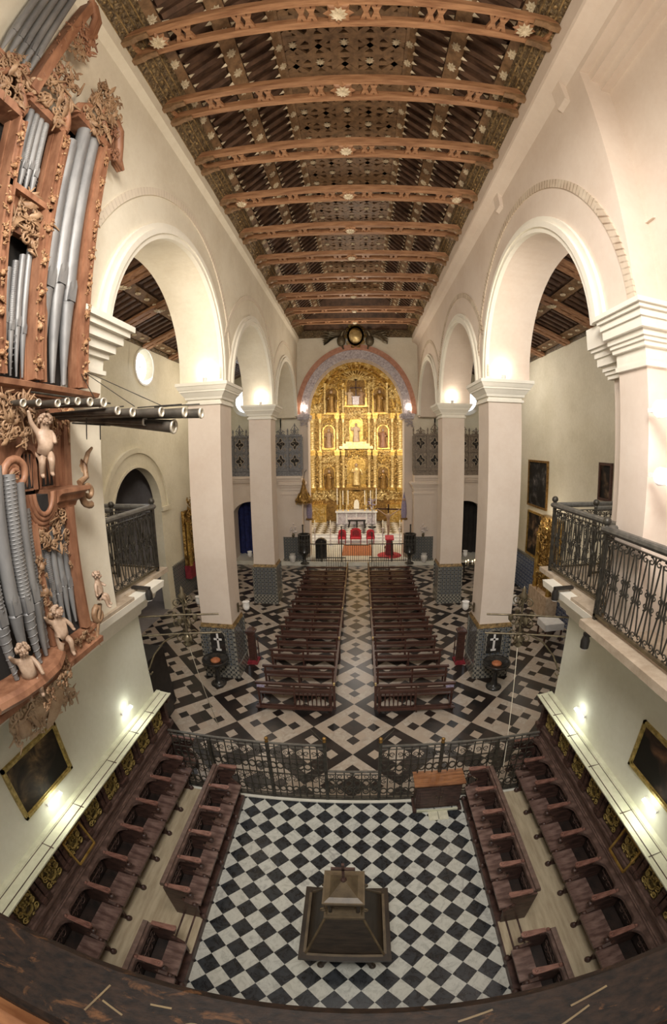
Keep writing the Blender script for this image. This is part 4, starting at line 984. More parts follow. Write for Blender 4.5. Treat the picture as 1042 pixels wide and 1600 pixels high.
for d in range(4):
    r_ = Matrix.Rotation(PI / 2 * d, 3, 'Z'); q.bar(r_ @ Vector((-.53, -.56, 1.0)), r_ @ Vector((.53, -.56, 1.0)), .04, .05)
q.build('desk_moulding', 'wood_lectern_light', t)
q = MB(); q.frus(0, 0, 1.74, 1.80, .27, .27, .27, .27); q.frus(0, 0, 1.80, 1.84, .24, .24, .22, .22); q.build('lantern_base', 'wood_lectern_light', t)
for sx in (-1, 1):
    for sy in (-1, 1):
        q = MB(); q.lathe([(.028, 1.84), (.022, 1.9), (.03, 2.0), (.02, 2.1), (.028, 2.16)], 8, (sx * .185, sy * .185, 0)); q.build('colonnette', 'wood_lectern', t)
        q = MB(); q.scroll((sx * .27, sy * .2, 1.92), (sx, 0, 0), (0, 0, 1), .05, 1.3, .015, 1, 12, 5, (sx * .26, sy * .2, 2.12)); q.build('bracket', 'wood_lectern_light', t)
q = MB(); q.box(-.11, .11, -.11, .11, 1.84, 2.16); q.box(-.13, .13, -.14, .14, 1.84, 1.9); q.build('lantern_core', 'wood_lectern_light', t)
q = MB(); q.frus(0, 0, 2.16, 2.20, .22, .22, .27, .27); q.frus(0, 0, 2.20, 2.25, .27, .27, .27, .27); q.frus(0, 0, 2.25, 2.28, .25, .25, .18, .18); q.frus(0, 0, 2.28, 2.46, .18, .18, .035, .035); q.build('lantern_roof', 'wood_lectern_light', t)
q = MB(); q.lathe([(.035, 2.44), (.045, 2.48), (.02, 2.52)], 8); q.bar((0, 0, 2.46), (0, 0, 2.88), .035, .035); q.bar((-.15, 0, 2.76), (.15, 0, 2.76), .035, .035); q.build('cross', 'wood_stall', t)

# bench table by the screen
t = thing('cabinet', 'low cabinet with a reddish plank top beside the screen gate', 'cabinet', (1.85, .13, 0))
q = MB(); q.box(-.54, .54, -.22, .22, .86, .90); q.box(-.55, .55, -.23, .23, .895, .905); q.build('top', 'wood_bench', t)
q = MB(); q.box(-.49, .49, -.17, .18, .08, .86); q.build('body', 'wood_stall', t)
for sx in (-1, 1):
    q = MB(); q.box(sx * .245 - .22, sx * .245 + .22, -.19, -.17, .14, .80); q.box(sx * .245 - .16, sx * .245 + .16, -.2, -.185, .22, .72); d_ = q.build('door', 'wood_stall', t)
    q = MB(); q.ball((sx * .05, -.205, .48), .018, 8); k_ = q.build('knob', 'bronze', None); k_.parent = d_
for sx in (-1, 1): MB().box(sx * .5 - .04, sx * .5 + .04, -.26, .2, 0, .08).build('sled_foot', 'wood_stall', t)
q = MB(); q.box(-.53, .53, -.24, -.2, .0, .05); q.build('kick_rail', 'ledge_stone', t)
for i, x in enumerate((1.75, 1.97)):
    q = MB(); q.box(x - .105, x + .105, -.36, -.10, .0, .012); q.box(x - .10, x + .10, -.355, -.105, .012, .016)
    solo(q, 'floor_mat', 'paper', 'pale square cork mat on the floor before the cabinet, %s one' % ('left', 'right')[i], 'mat', 'pale mats before the cabinet', (x, -.23, 0))
# ================================================================== wrought iron: choir screen, balustrades, gallery rail
t = thing('choir_screen', 'wrought iron screen closing the choir, with a low middle gate', 'screen', (0, .32, .03))
YS = 0
def screen_module(w, h):
    q = MB(); z = .12
    for x in (-w / 2, 0): q.tube([(x, 0, .05), (x, 0, h)], .015, 5)
    for zc, r_ in ((.30, .075), (h * .62, .08)):
        for k in range(2):
            x = -w / 4 + k * w / 2; q.ring('y', (x, zc), r_ * .76, r_, -.012, .012, 0, 2 * PI, 14, 1.35)
    for e in (-1, 1):
        q.scroll((e * w / 4, 0, h * .36), (e, 0, 0), (0, 0, 1), .075, 1.3, .014, 1, 14, 4); q.scroll((e * w / 4, 0, h * .86), (-e, 0, 0), (0, 0, -1), .075, 1.3, .014, 1, 14, 4)
        q.scroll((e * w / 4, 0, h * .44), (-e, 0, 0), (0, 0, -1), .06, 1.2, .010, 1, 12, 4)
    for zz in (.12, h * .47, h * .76): q.box(-w / 2, w / 2, -.012, .012, zz - .012, zz + .012)
    return q
H = 1.72
mod = None
def fill(x0, x1, h, key):
    n = max(1, round((x1 - x0) / .33)); w_ = (x1 - x0) / n; q = screen_module(w_, h); o0 = None
    for i in range(n):
        c_ = x0 + w_ * (i + .5)
        if o0 is None: o0 = q.build('scroll_panel', 'iron', t); o0.location = (c_, 0, 0)
        else: copy_part(o0, t, (c_, 0, 0))
fill(-4.0, -1.78, H, 'a'); fill(-1.78, -.58, H, 'b'); fill(.60, 1.88, H, 'b'); fill(1.88, 4.0, H, 'a'); fill(-.55, .57, .92, 'c')
for x0, x1, z in ((-4.05, -.58, H), (.60, 4.05, H), (-.55, .57, .94)):
    q = MB(); q.box(x0, x1, -.025, .025, z, z + .03); q.box(x0, x1, -.015, .015, z - .09, z - .075); q.build('top_rail', 'iron_grey', t)
    q = MB(); q.box(x0, x1, -.03, .03, .0, .05); q.build('bottom_rail', 'iron', t)
for x, h in ((-1.78, 1.86), (-.565, 1.94), (.585, 1.94), (1.88, 1.86), (-3.1, 1.76), (3.1, 1.76)):
    q = MB(); q.box(x - .035, x + .035, -.035, .035, 0, h - .1); ps_ = q.build('post', 'iron', t)
    if h > 1.8: q = MB(); q.lathe([(.03, h - .1), (.045, h - .08), (.02, h - .05)], 10, (x, 0, 0)); q.ball((x, 0, h - .005), .045, 10); q.build('brass_knob', 'gold_dark', ps_)
for e in (-1, 1): MB().bar((e * .565, 0, 1.8), (e * .9, .45, 1.8), .02, .02).build('stay', 'iron', t)

def balustrade(label, path, zb, h, bar_w, loc):
    """iron balcony rail along a path of (x, y) corners: handrail, foot rail, posts, balusters with curled ends"""
    t = thing('balustrade', label, 'railing', loc); L_ = Vector(loc); P3 = [Vector((x, y, zb)) - L_ for x, y in path]
    q = MB(); q.sweep([(-.05, h - .02), (.05, h - .02), (.07, h + .02), (.06, h + .06), (.035, h + .08), (-.035, h + .08), (-.06, h + .06), (-.07, h + .02)], P3); q.build('handrail', 'iron_grey', t)
    q = MB(); q.sweep([(-.02, h - .10), (.02, h - .10), (.02, h - .085), (-.02, h - .085)], P3); q.build('under_rail', 'iron', t); q = MB(); q.sweep([(-.03, .06), (.03, .06), (.03, .1), (-.03, .1)], P3); q.build('foot_rail', 'bronze', t)
    for i, p in enumerate(P3):
        q = MB(); q.box(p.x - .03, p.x + .03, p.y - .03, p.y + .03, p.z, p.z + h); ps_ = q.build('post', 'iron', t)
        q = MB(); q.ball((p.x, p.y, p.z + h + .15), .07, 12); q.lathe([(.05, h + .06), (.03, h + .1)], 8, p); q.build('ball_finial', 'iron', ps_)
    def module(kind):
        q = MB(); a_, b_ = .11, h - .1
        if kind == 0: q.tube([(0, 0, a_), (0, 0, b_)], .014, 5)
        else:
            for e in (-1, 1):
                q.tube([(e * .015, 0, a_ + .08), (e * .10, 0, h * .57)], .013, 5); q.tube([(e * .10, 0, h * .45), (e * .02, 0, b_ - .06)], .013, 5)
                for zc, f_ in ((a_ + .07, -1), (h * .57, 1), (h * .45, -1), (b_ - .07, 1)): q.scroll((e * .062, 0, zc), (e, 0, 0), (0, 0, f_), .058, 1.3, .013, 1, 12, 5)
        return q
    m0 = m1 = None
    for a_, b_ in zip(P3[:-1], P3[1:]):
        d = b_ - a_; n = max(2, int(d.length / bar_w)); ang = math.atan2(d.y, d.x)
        for i in range(n):
            c_ = a_ + d * ((i + .5) / n)
            if i % 2 == 0:
                if m0 is None: m0 = module(0).build('baluster', 'iron', t); m0.location = c_; m0.rotation_euler = (0, 0, ang)
                else: copy_part(m0, t, c_, (0, 0, ang))
            else:
                if m1 is None: m1 = module(1).build('curled_baluster', 'iron', t); m1.location = c_; m1.rotation_euler = (0, 0, ang)
                else: copy_part(m1, t, c_, (0, 0, ang))
    return t
balustrade('iron balcony railing with curled bars, far section over the right aisle', [(4.32, -.98), (4.32, 1.58), (6.3, 1.58)], 5.12, 1.42, .135, (4.32, .3, 5.12))
balustrade('iron balcony railing with curled bars, nearest on the right', [(4.4, -.98), (3.86, -1.02), (3.86, -5.2)], 5.14, 1.42, .135, (3.86, -2.5, 5.14))
balustrade('iron balcony railing with curled bars beside the organ', [(-4.32, -1.3), (-4.32, 1.58), (-6.3, 1.58)], 5.12, 1.42, .135, (-4.32, .3, 5.12))
# second, inner railing across the aisle gallery, seen through the first
balustrade('iron railing across the right aisle gallery, behind the balcony', [(5.0, 1.0), (6.6, 1.0)], 5.12, 1.42, .2, (5.6, 1.0, 5.12))
balustrade('iron railing across the left aisle gallery, behind the balcony', [(-6.6, 1.0), (-5.0, 1.0)], 5.12, 1.42, .2, (-5.6, 1.0, 5.12))
# small floodlights lying on the slabs
for i, (x, y, z, rx) in enumerate(((4.05, .42, 5.16, 0), (3.80, -1.2, 5.0, 0), (-4.08, .42, 5.16, 0))):
    lab = ('small black floodlight at the far corner of the right balcony', 'small black floodlight under the step of the right balcony', 'small black floodlight at the far corner of the left balcony')[i]
    t = thing('floodlight', lab, 'lamp', (x, y, z - .04), group='balcony floodlights')
    q = MB(); q.box(-.2, .2, -.05, .05, 0, .05); q.build('arm', 'black_wood', t); q = MB(); q.lathe([(.07, -.2), (.075, -.08), (.05, 0)], 12, (-.17 if x > 0 else .17, 0, 0)); q.build('head', 'black_wood', t)
    q = MB(); q.lathe([(.06, -.215), (.06, -.2)], 12, (-.17 if x > 0 else .17, 0, 0)); q.build('lens', 'white_cloth', t)

# gallery parapet in the foreground, standing on the gallery floor
struct(MB().box(-4.45, 4.45, -7.2, -5.86, 5.2, 5.4), 'floor', 'wood_board')
t = thing('gallery_parapet', 'worn dark wooden parapet of the choir gallery in the foreground', 'parapet', (.1, -5.94, 6.6))
def worn():
    g = G('rail_paint'); v, p = g.obj()
    mp = g.n('ShaderNodeMapping'); mp.inputs['Scale'].default_value = (1, 2.2, 2.2); g.link(v, mp.inputs[0])
    a_ = g.noise(mp.outputs[0], 9, 6, .7, .6); b_ = g.noise(mp.outputs[0], 28, 4, .6)
    base = g.ramp(b_, [(.35, (.006, .004, .003)), (.7, (.024, .013, .008))])
    c = g.mix(g.ramp(a_, [(.57, (0, 0, 0)), (.68, (1, 1, 1))]), base, (.10, .045, .018))
    c = g.mix(g.ramp(a_, [(.72, (0, 0, 0)), (.78, (1, 1, 1))]), c, (.30, .22, .09))
    g.bump(b_, .3, .004); g.out(c, .55, 0, .18)
worn()
q = MB(); pr = [(-.10, .0), (-.085, .012), (.085, .012), (.10, .0), (.105, -.02), (.095, -.05), (.07, -.06), (.07, -.13), (-.07, -.13), (-.07, -.06), (-.095, -.05), (-.105, -.02)]
q.prism(pr, 'x', -3.4, 3.4); q.build('cap_rail', 'rail_paint', t)
q = MB(); q.box(-3.4, 3.4, -.07, .07, -1.2, -.13); q.build('boarding', 'wood_rail', t)
q = MB(); q.prism([(-.30, -.10), (-.28, -.085), (-.13, -.085), (-.10, -.10), (-.10, -.16), (-.30, -.16)], 'x', -3.4, 3.4); q.build('inner_shelf', 'wood_bench', t)
q = MB(); rr = random.Random(3)
for x, y, L_, a_ in ((-.50, -.04, .09, 1.2), (-.47, .0, .06, -.3), (-.36, .03, .05, .1), (-.31, -.01, .10, -1.0), (.30, .05, .08, .2), (.46, -.03, .14, .35), (.40, -.04, .07, .5), (.55, .03, .10, .2)):
    MB().bar((x, y, .0125), (x + L_ * math.cos(a_), y + L_ * math.sin(a_), .0125), .005, .002).build('worn_scratch', 'worn_paint', t)
q = MB(); q.ring('z', (-.25, -.02), .030, .034, .011, .0135, 0, 2 * PI, 20); q.build('worn_ring', 'worn_paint', t)
# ================================================================== the organ on the left gallery
OX = -3.8
org = thing('organ', 'tall carved baroque organ with metal pipes on the left gallery', 'organ', (-4.4, -3.0, 5.0))
UY, UZ, UXp = (0, 1, 0), (0, 0, 1), (1, 0, 0)
def ob(mb, name, mat): return mb.build(name, mat, org, world=True)
def pipe(y, z0, zm, z1, r, x=OX - .05, y1=None, spiral=False, pat='pipe_metal'):
    """a front pipe: conical foot, mouth with lips, cylindrical body"""
    q = MB(); n = 16; y1 = y if y1 is None else y1
    def yy(z): return y + (y1 - y) * (z - z0) / (z1 - z0)
    for (za, ra), (zb, rb) in zip([(z0, r * .30), (zm - r * .4, r * .96), (zm - r * .1, r), (zm + r * .1, r * .80), (zm + r * 1.2, r * .92), (zm + r * 1.9, r)], [(zm - r * .4, r * .96), (zm - r * .1, r), (zm + r * .1, r * .80), (zm + r * 1.2, r * .92), (zm + r * 1.9, r), (z1, r)]):
        q.tube([(x, yy(za), za), (x, yy(zb), zb)], [ra, rb], n, False)
    q.cur = 1; q.prism([(yy(zm) - r * .62, zm + r * .12), (yy(zm) + r * .62, zm + r * .12), (yy(zm) + r * .68, zm + r * 2.2), (yy(zm) + r * .4, zm + r * 2.9), (yy(zm), zm + r * 3.1), (yy(zm) - r * .4, zm + r * 2.9), (yy(zm) - r * .68, zm + r * 2.2)], 'x', x + r * .62, x + r * .93)
    q.cur = 2; q.box(x + r * .6, x + r * .82, yy(zm) - r * .62, yy(zm) + r * .62, zm - r * .06, zm + r * .14)
    q.cur = 0
    if spiral:
        k = int((z1 - zm) / (r * .55))
        pts = []
        for i in range(k * 8):
            z = zm + r * 2 + (z1 - zm - r * 2.2) * i / (k * 8); a = i * 2 * PI / 8; pts.append((x + r * 1.0 * math.cos(a), yy(z) + r * 1.0 * math.sin(a), z))
        q.tube(pts, r * .13, 4)
        pts = [(x + (r * .32 + r * .66 * t) * math.cos(t * 40), y + (r * .32 + r * .66 * t) * math.sin(t * 40), z0 + (zm - r * .5 - z0) * t) for t in [i / 50 for i in range(51)]]
        q.tube(pts, r * .09, 4)
    return ob(q, 'pipe', [pat, 'pipe_metal', 'dark_void'])
# --- casework behind the pipes
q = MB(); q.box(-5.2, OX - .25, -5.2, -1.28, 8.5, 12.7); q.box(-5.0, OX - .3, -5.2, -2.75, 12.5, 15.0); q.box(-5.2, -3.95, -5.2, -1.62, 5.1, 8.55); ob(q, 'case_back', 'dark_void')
q = MB(); q.prism([(-1.32, 8.55), (-1.22, 8.55), (-1.48, 12.75), (-1.58, 12.75)], 'x', -5.2, OX - .12); q.box(-5.2, -3.93, -1.66, -1.58, 5.1, 8.55); ob(q, 'side_board', 'wood_organ')
# posts of the main case: a moulded pilaster with carved drops
def post(name, y0, z0, y1, z1, w, x=OX + .06, seed=1, drops=6):
    q = MB(); a, b = Vector((x, y0, z0)), Vector((x, y1, z1)); q.bar(a, b, w, .12, UXp)
    for e in (-.40, .40): q.bar(a + Vector((.07, e * w, 0)), b + Vector((.07, e * w, 0)), w * .22, .05, UXp)
    q.bar(a - Vector((.12, 0, 0)), b - Vector((.12, 0, 0)), w * 1.25, .1, UXp); ob(q, name, 'wood_organ')
    for i in range(drops):
        q = MB(); c = a.lerp(b, (i + .5) / drops) + Vector((.09, 0, 0)); L_ = (b - a).length / drops
        q.carve(c, UY, UZ, w * 1.0, L_ * .75, 5, seed * 31 + i, .014); q.ball(c, w * .3, 8); ob(q, 'carved_drop', 'carving_relief')
post('case_post', -1.40, 8.7, -1.66, 12.6, .14, seed=1, drops=9)
post('case_post', -2.34, 8.7, -2.63, 12.15, .15, seed=2, drops=8)
post('case_post', -2.94, 8.7, -3.40, 11.8, .14, seed=3, drops=7)
q = MB()
for (ya, za, yb, zb) in ((-1.48, 8.7, -1.74, 12.6), (-2.14, 8.7, -2.46, 12.2)): q.bar((OX + .02, ya, za), (OX + .02, yb, zb), .05, .1, UXp)
ob(q, 'bay_frame', 'wood_organ')
# bay with three great pipes
for y0, y1, z0, z1 in ((-2.14, -2.36, 8.72, 12.25), (-1.92, -2.14, 8.72, 12.75), (-1.69, -1.90, 8.72, 12.75)): pipe(y0, z0, z0 + (1.22, 1.34, 1.16)[int((y0 + 2.15) / .22)], z1, .115, OX - .02, y1)
# small pipes, lower tier and upper tier
for i, (y0, y1) in enumerate(((-2.48, -2.60), (-2.58, -2.70), (-2.68, -2.80), (-2.78, -2.90))): pipe(y0, 8.72, 9.25 + .07 * (i % 2), 10.35 - .12 * i, .045, OX - .02, y1, spiral=(i == 2))
for i, (y0, y1) in enumerate(((-2.79, -2.91), (-2.90, -3.02), (-3.01, -3.12), (-3.12, -3.23))): pipe(y0, 10.98, 11.3 + .05 * (i % 2), 12.2, .052, OX - .02, y1, spiral=(i % 2 == 0))
# carved panel between the tiers
q = MB(); q.box(OX - .1, OX, -3.3, -2.45, 10.45, 10.95); q.cur = 1; q.carve((OX + .02, -2.82, 10.68), UY, UZ, .75, .6, 26, 9); q.ring('x', (-2.72, 10.35), .30, .36, OX, OX + .08, .1, PI - .1, 14); ob(q, 'carved_panel', ['wood_organ', 'wood_carving'])
q = MB(); q.box(OX - .1, OX + .12, -3.3, -2.42, 10.9, 10.98); ob(q, 'tier_rail', 'wood_organ')
# crests over the bays: broken pediments, shells, figures
def volute_crest(name, y, z, w, h, seed, lean=-.06):
    q = MB(); q.box(OX - .2, OX + .1, y - w * .55, y + w * .55, z - .06, z + .06)
    for e in (-1, 1):
        pts = []
        for i in range(15):
            t = i / 14; pts.append((OX + .05, y + e * w * (.55 - .42 * t + .10 * math.sin(t * 2 * PI)), z + h * t))
        q.tube(pts, [.07 - .03 * t / 14 for t in range(15)], 8)
        q.scroll((OX + .06, y + e * w * .52, z + .10), (0, e, 0), UZ, .13, 1.6, .035, 1, 18, 6); q.scroll((OX + .06, y + e * w * .16, z + h), (0, -e, 0), UZ, .09, 1.5, .03, 1, 16, 6)
    q.cur = 1; q.carve((OX + .06, y, z + h * .45), UY, UZ, w * .9, h, 22, seed); q.carve((OX + .08, y, z + h * 1.02), UY, UZ, w * .6, h * .4, 10, seed + 1)
    ob(q, name, ['wood_organ', 'wood_carving'])
volute_crest('crest', -2.05, 12.7, .78, .62, 21); volute_crest('crest', -3.0, 12.22, .72, .85, 22); volute_crest('crest', -3.75, 11.9, .6, .6, 23)
q = MB()                                          # swept shoulder at the right end of the cornice
for k in range(3): q.tube([(OX + .05 - .05 * k, -1.60, 13.3), (OX + .05 - .05 * k, -1.40 + .02 * k, 13.2), (OX + .05 - .05 * k, -1.30 + .02 * k, 12.95), (OX + .05 - .05 * k, -1.20 + .02 * k, 12.7), (OX + .05 - .05 * k, -1.02, 12.62)], [.09, .10, .09, .07, .03], 8)
q.carve((OX + .08, -1.5, 12.9), UY, UZ, .4, .7, 12, 24); q.box(-5.0, OX + .06, -1.66, -1.42, 12.55, 12.7); ob(q, 'shoulder', 'wood_organ')
q = MB(); q.carve((OX + .05, -1.9, 13.35), UY, UZ, .75, .55, 26, 25); q.carve((OX + .05, -1.72, 13.6), UY, UZ, .3, .5, 12, 26); ob(q, 'foliage_crest', 'wood_carving')
# upper tower at the photo's top left corner
q = MB(); q.bar((OX + .05, -3.42, 12.3), (OX + .05, -3.15, 14.6), .16, .2, UXp); q.box(OX - .3, OX + .05, -4.4, -3.35, 12.35, 12.5); ob(q, 'tower_frame', 'wood_organ')
for i in range(5): pipe(-3.52 - .13 * i, 12.55, 12.95, 14.8, .056, OX - .03, -3.42 - .13 * i)
q = MB(); q.carve((OX + .12, -3.33, 13.3), UY, UZ, .22, 1.6, 26, 27); q.carve((OX + .1, -3.0, 13.9), UY, UZ, .5, .55, 18, 28)
for e in range(3): q.tube([(OX + .1, -3.2 + .06 * e, 14.7), (OX + .14, -2.98 + .05 * e, 14.45), (OX + .12, -2.92 + .04 * e, 14.1), (OX + .1, -3.02, 13.9)], .06, 8)
ob(q, 'tower_scroll', 'wood_organ')
q = MB(); q.carve((OX + .1, -3.02, 13.62), UY, UZ, .42, .4, 16, 29); ob(q, 'tower_foliage', 'wood_carving')
# long cornice under the main pipes
q = MB(); q.sweep([(-.2, 0), (.10, 0), (.12, .05), (.20, .08), (.22, .14), (.16, .16), (-.2, .16)], [(OX - .1, -5.2, 8.52), (OX - .1, -1.22, 8.52), (-4.6, -1.22, 8.52)]); ob(q, 'cornice', 'wood_organ')
# middle panel with two lattice doors and tracery
q = MB(); q.box(-3.98, -3.86, -5.0, -1.56, 7.35, 8.52); q.box(-3.9, -3.80, -1.7, -1.56, 7.3, 8.52); ob(q, 'middle_panel', 'wood_organ')
for yc in (-2.06, -2.40):
    q = MB(); q.ring('x', (yc, 7.62), .16, .22, -3.86, -3.80, 0, PI, 14, 1.5); q.box(-3.86, -3.80, yc - .22, yc - .16, 7.36, 7.62); q.box(-3.86, -3.80, yc + .16, yc + .22, 7.36, 7.62)
    for k in range(5): q.bar((-3.84, yc - .16 + .08 * k, 7.4), (-3.84, yc - .10 + .08 * k * .8, 7.82), .012, .012, UXp); q.bar((-3.84, yc + .16 - .08 * k, 7.4), (-3.84, yc + .10 - .08 * k * .8, 7.82), .012, .012, UXp)
    q.cur = 1; q.box(-3.863, -3.855, yc - .16, yc + .16, 7.38, 7.8); ob(q, 'lattice_door', ['wood_organ', 'dark_void'])
q = MB()
for yc in (-1.95, -2.35): q.ring('x', (yc, 8.15), .12, .16, -3.87, -3.82, 0, 2 * PI, 18); q.carve((-3.84, yc, 8.15), UY, UZ, .3, .35, 8, 33)
q.carve((-3.82, -1.75, 8.2), UY, UZ, .25, .4, 8, 34); q.scroll((-3.78, -1.55, 8.3), UY, UZ, .1, 1.4, .03, 1, 16, 6, (-3.78, -1.6, 7.9)); ob(q, 'tracery', 'carving_relief')
q = MB(); q.carve((-3.75, -2.62, 8.2), UY, UZ, .5, .6, 22, 35); q.carve((-3.75, -2.9, 8.25), UY, UZ, .4, .5, 14, 36); ob(q, 'foliage', 'wood_carving')
# --- the lower case over the choir (positive organ)
LX = -3.58
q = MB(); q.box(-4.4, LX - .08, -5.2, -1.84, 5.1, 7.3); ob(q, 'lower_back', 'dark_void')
q = MB(); q.prism([(-1.98, 5.42), (-1.84, 5.42), (-1.84, 7.12), (-1.98, 7.12)], 'x', -4.4, LX + .03); q.box(LX - .02, LX + .09, -2.02, -1.94, 5.45, 7.1); ob(q, 'lower_side_board', 'wood_organ')
q = MB(); q.sweep([(-.3, 0), (.04, 0), (.06, .06), (.12, .10), (.14, .16), (.20, .20), (.20, .25), (-.3, .25)], [(LX - .02, -2.22, 7.1), (LX - .02, -1.84, 7.1), (-4.4, -1.84, 7.1)]); ob(q, 'lower_cornice', 'wood_organ')
# great concave sweep of the lower cornice, ending in volutes
q = MB()
for k in range(4):
    pts = []
    for i in range(19):
        a = PI * (1.0 + i / 18 * 1.0); pts.append((LX + .02 + .02 * k, -2.46 + (.30 - .045 * k) * math.cos(a) , 7.34 + (.42 - .055 * k) * math.sin(a) + .0))
    q.tube(pts, .035, 6)
q.scroll((LX + .06, -2.86, 7.58), UY, UZ, .22, 1.7, .055, 1, 24, 7, (LX + .05, -2.74, 7.3)); q.tube([(LX + .03, -2.76, 7.3), (LX + .03, -2.72, 7.0), (LX + .02, -2.66, 6.4), (LX + .02, -2.62, 5.6)], .05, 6); ob(q, 'swept_cornice', 'wood_organ')
q = MB(); q.prism([(-2.76, 7.32)] + [(-2.46 + .32 * math.cos(PI * (1 + i / 12)), 7.34 + .44 * math.sin(PI * (1 + i / 12))) for i in range(13)] + [(-2.12, 7.1), (-2.12, 6.75), (-2.76, 6.75)], 'x', LX - .1, LX - .0); ob(q, 'frieze_panel', 'wood_organ')
q = MB(); q.carve((LX + .02, -2.3, 6.85), UY, UZ, .55, .4, 22, 41); q.carve((LX + .02, -2.05, 6.55), UY, UZ, .2, .5, 10, 42); q.carve((LX + .06, -2.95, 7.4), UY, UZ, .3, .4, 12, 43); ob(q, 'pipe_shade', 'wood_carving')
q = MB(); q.bar((LX + .04, -2.66, 5.5), (LX + .04, -2.66, 7.0), .10, .1, UXp); ob(q, 'lower_post', 'wood_organ')
q = MB()
for z in (5.9, 6.2, 6.5): q.carve((LX + .1, -2.66, z), UY, UZ, .16, .32, 8, int(z * 10), .014); q.ball((LX + .1, -2.66, z), .05, 8)
ob(q, 'carved_drop', 'wood_carving')
# scroll bracket standing off the end of the cornice
q = MB(); q.scroll((LX + .0, -1.48, 7.22), (0, -1, 0), (0, 0, -1), .17, 1.3, .055, 1, 22, 7); q.tube([(LX, -1.66, 7.38), (LX, -1.5, 7.45), (LX, -1.52, 7.62), (LX, -1.44, 7.78), (LX, -1.34, 7.85)], [.05, .045, .04, .035, .02], 7); q.leaf((LX, -1.52, 7.5), (0, -.5, 1), (1, 0, 0), .22, .06, .05); ob(q, 'scroll_bracket', 'wood_carving')
# small pipes of the lower case
for i in range(5): pipe(-2.07 - .115 * i, 5.56, 6.05 + .06 * (i % 2), 6.95 - .02 * i + (.0 if i < 3 else -.05), .052, LX - .04, spiral=(i == 3))
# bowed centre with big pipes
for i, (y, x, z1, sp) in enumerate(((-2.76, LX + .02, 7.2, True), (-2.92, LX + .14, 7.5, False), (-3.10, LX + .20, 7.6, True), (-3.30, LX + .22, 7.7, False), (-3.5, LX + .2, 7.6, True))): pipe(y, 5.5, 6.12 + .05 * (i % 2), z1, .082, x, spiral=sp)
bow = [(LX + .05, -2.62, 5.32), (LX + .18, -2.78, 5.32), (LX + .30, -3.0, 5.32), (LX + .34, -3.3, 5.32), (LX + .32, -3.6, 5.32), (LX + .25, -3.9, 5.32)][::-1]
q = MB(); q.sweep([(-.3, 0), (.02, 0), (.06, .03), (.10, .08), (.08, .14), (.02, .17), (-.3, .17)], bow); ob(q, 'bow_front', 'wood_organ')
q = MB()
for (x, y, z), sd in zip(bow[2:], range(9)): q.carve((x + .06, y, z - .12), (-.3, 1, 0), UZ, .26, .2, 8, 50 + sd, .016)
ob(q, 'bow_carving', 'wood_carving')
q = MB(); q.sweep([(-.3, 0), (.0, 0), (.04, .04), (.09, .06), (.10, .14), (.04, .18), (.02, .26), (.06, .30), (.06, .36), (-.3, .36)], [(LX, -5.2, 5.04), (LX, -2.4, 5.04), (LX, -1.8, 5.06), (-4.3, -1.7, 5.06)]); ob(q, 'base_moulding', 'wood_organ')
q = MB(); q.carve((LX + .07, -2.2, 5.34), UY, UZ, .5, .16, 14, 61, .018); q.carve((LX + .06, -1.85, 5.25), UY, UZ, .15, .3, 8, 62); q.scroll((LX + .05, -1.66, 5.5), (0, -1, 0), UZ, .14, 1.3, .05, 1, 18, 7, (LX + .05, -1.82, 5.15)); ob(q, 'base_carving', 'wood_carving')
# horizontal trumpets
trump = [((315, 645), -1.50, .062), ((287, 643), -1.62, .06), ((252, 641), -1.74, .058), ((214, 642), -1.86, .055), ((188, 640), -1.98, .05), ((166, 632), -2.08, .055), ((147, 630), -2.18, .05), ((129, 630), -2.27, .045), ((113, 629), -2.36, .04), ((99, 632), -2.44, .045), ((70, 632), -2.6, .04), ((50, 633), -2.72, .045)]
TX = {-1.50: -1.75, -1.62: -1.92, -1.74: -2.18, -1.86: -2.52, -1.98: -2.66, -2.08: -2.80, -2.18: -2.93, -2.27: -3.05, -2.36: -3.14, -2.44: -3.22, -2.6: -3.38, -2.72: -3.52}
TZ = {-1.50: 8.21, -1.62: 8.22, -1.74: 8.23, -1.86: 8.24, -1.98: 8.26, -2.08: 8.36, -2.18: 8.37, -2.27: 8.38, -2.36: 8.38, -2.44: 8.36, -2.6: 8.37, -2.72: 8.37}
def trumpet(y, xt, zt, r, droop=0.0):
    a, b = Vector((-3.9, y, zt + droop)), Vector((xt, y, zt)); d = b - a
    q = MB(); q.tube([a, a + d * .93, b], [r * .42, r * .95, r], 14, False); q.cur = 1
    t = d.normalized(); q.lathe([(r * .82, 0), (r * 1.08, 0), (r * 1.08, .025), (r * .82, .025), (r * .82, 0)], 16, b - t * .02, t); q.cur = 2; q.lathe([(r * .84, 0), (.001, .001)], 14, b - t * .04, t)
    ob(q, 'trumpet_pipe', ['pipe_dark', 'pipe_rim', 'dark_void'])
for _, y, r in trump: trumpet(y, TX[y], TZ[y], r, .04)
trumpet(-1.52, -2.12, 8.06, .085, .22); trumpet(-1.6, -2.5, 8.14, .05, .12)
q = MB()
for z, y0, y1 in ((8.44, -1.4, -2.9), (8.14, -1.4, -2.2)): q.tube([(-3.2, y0, z), (-3.2, y1, z)], .012, 6)
for x, y in ((-2.1, -1.45), (-2.3, -1.55), (-3.0, -1.8), (-3.3, -2.4)): q.tube([(x - .35, y, 8.33), (x + .3, y, 8.33)], .008, 5)
for y, x in ((-1.5, -2.3), (-1.7, -2.6), (-1.9, -3.0)): q.tube([(x, y, 8.33), (OX, -1.4, 9.0)], .006, 5)
for y in (-1.5, -1.8): q.tube([(-3.3, y, 8.3), (-3.3, y, 7.95)], .008, 5)
ob(q, 'trumpet_stay', 'iron')
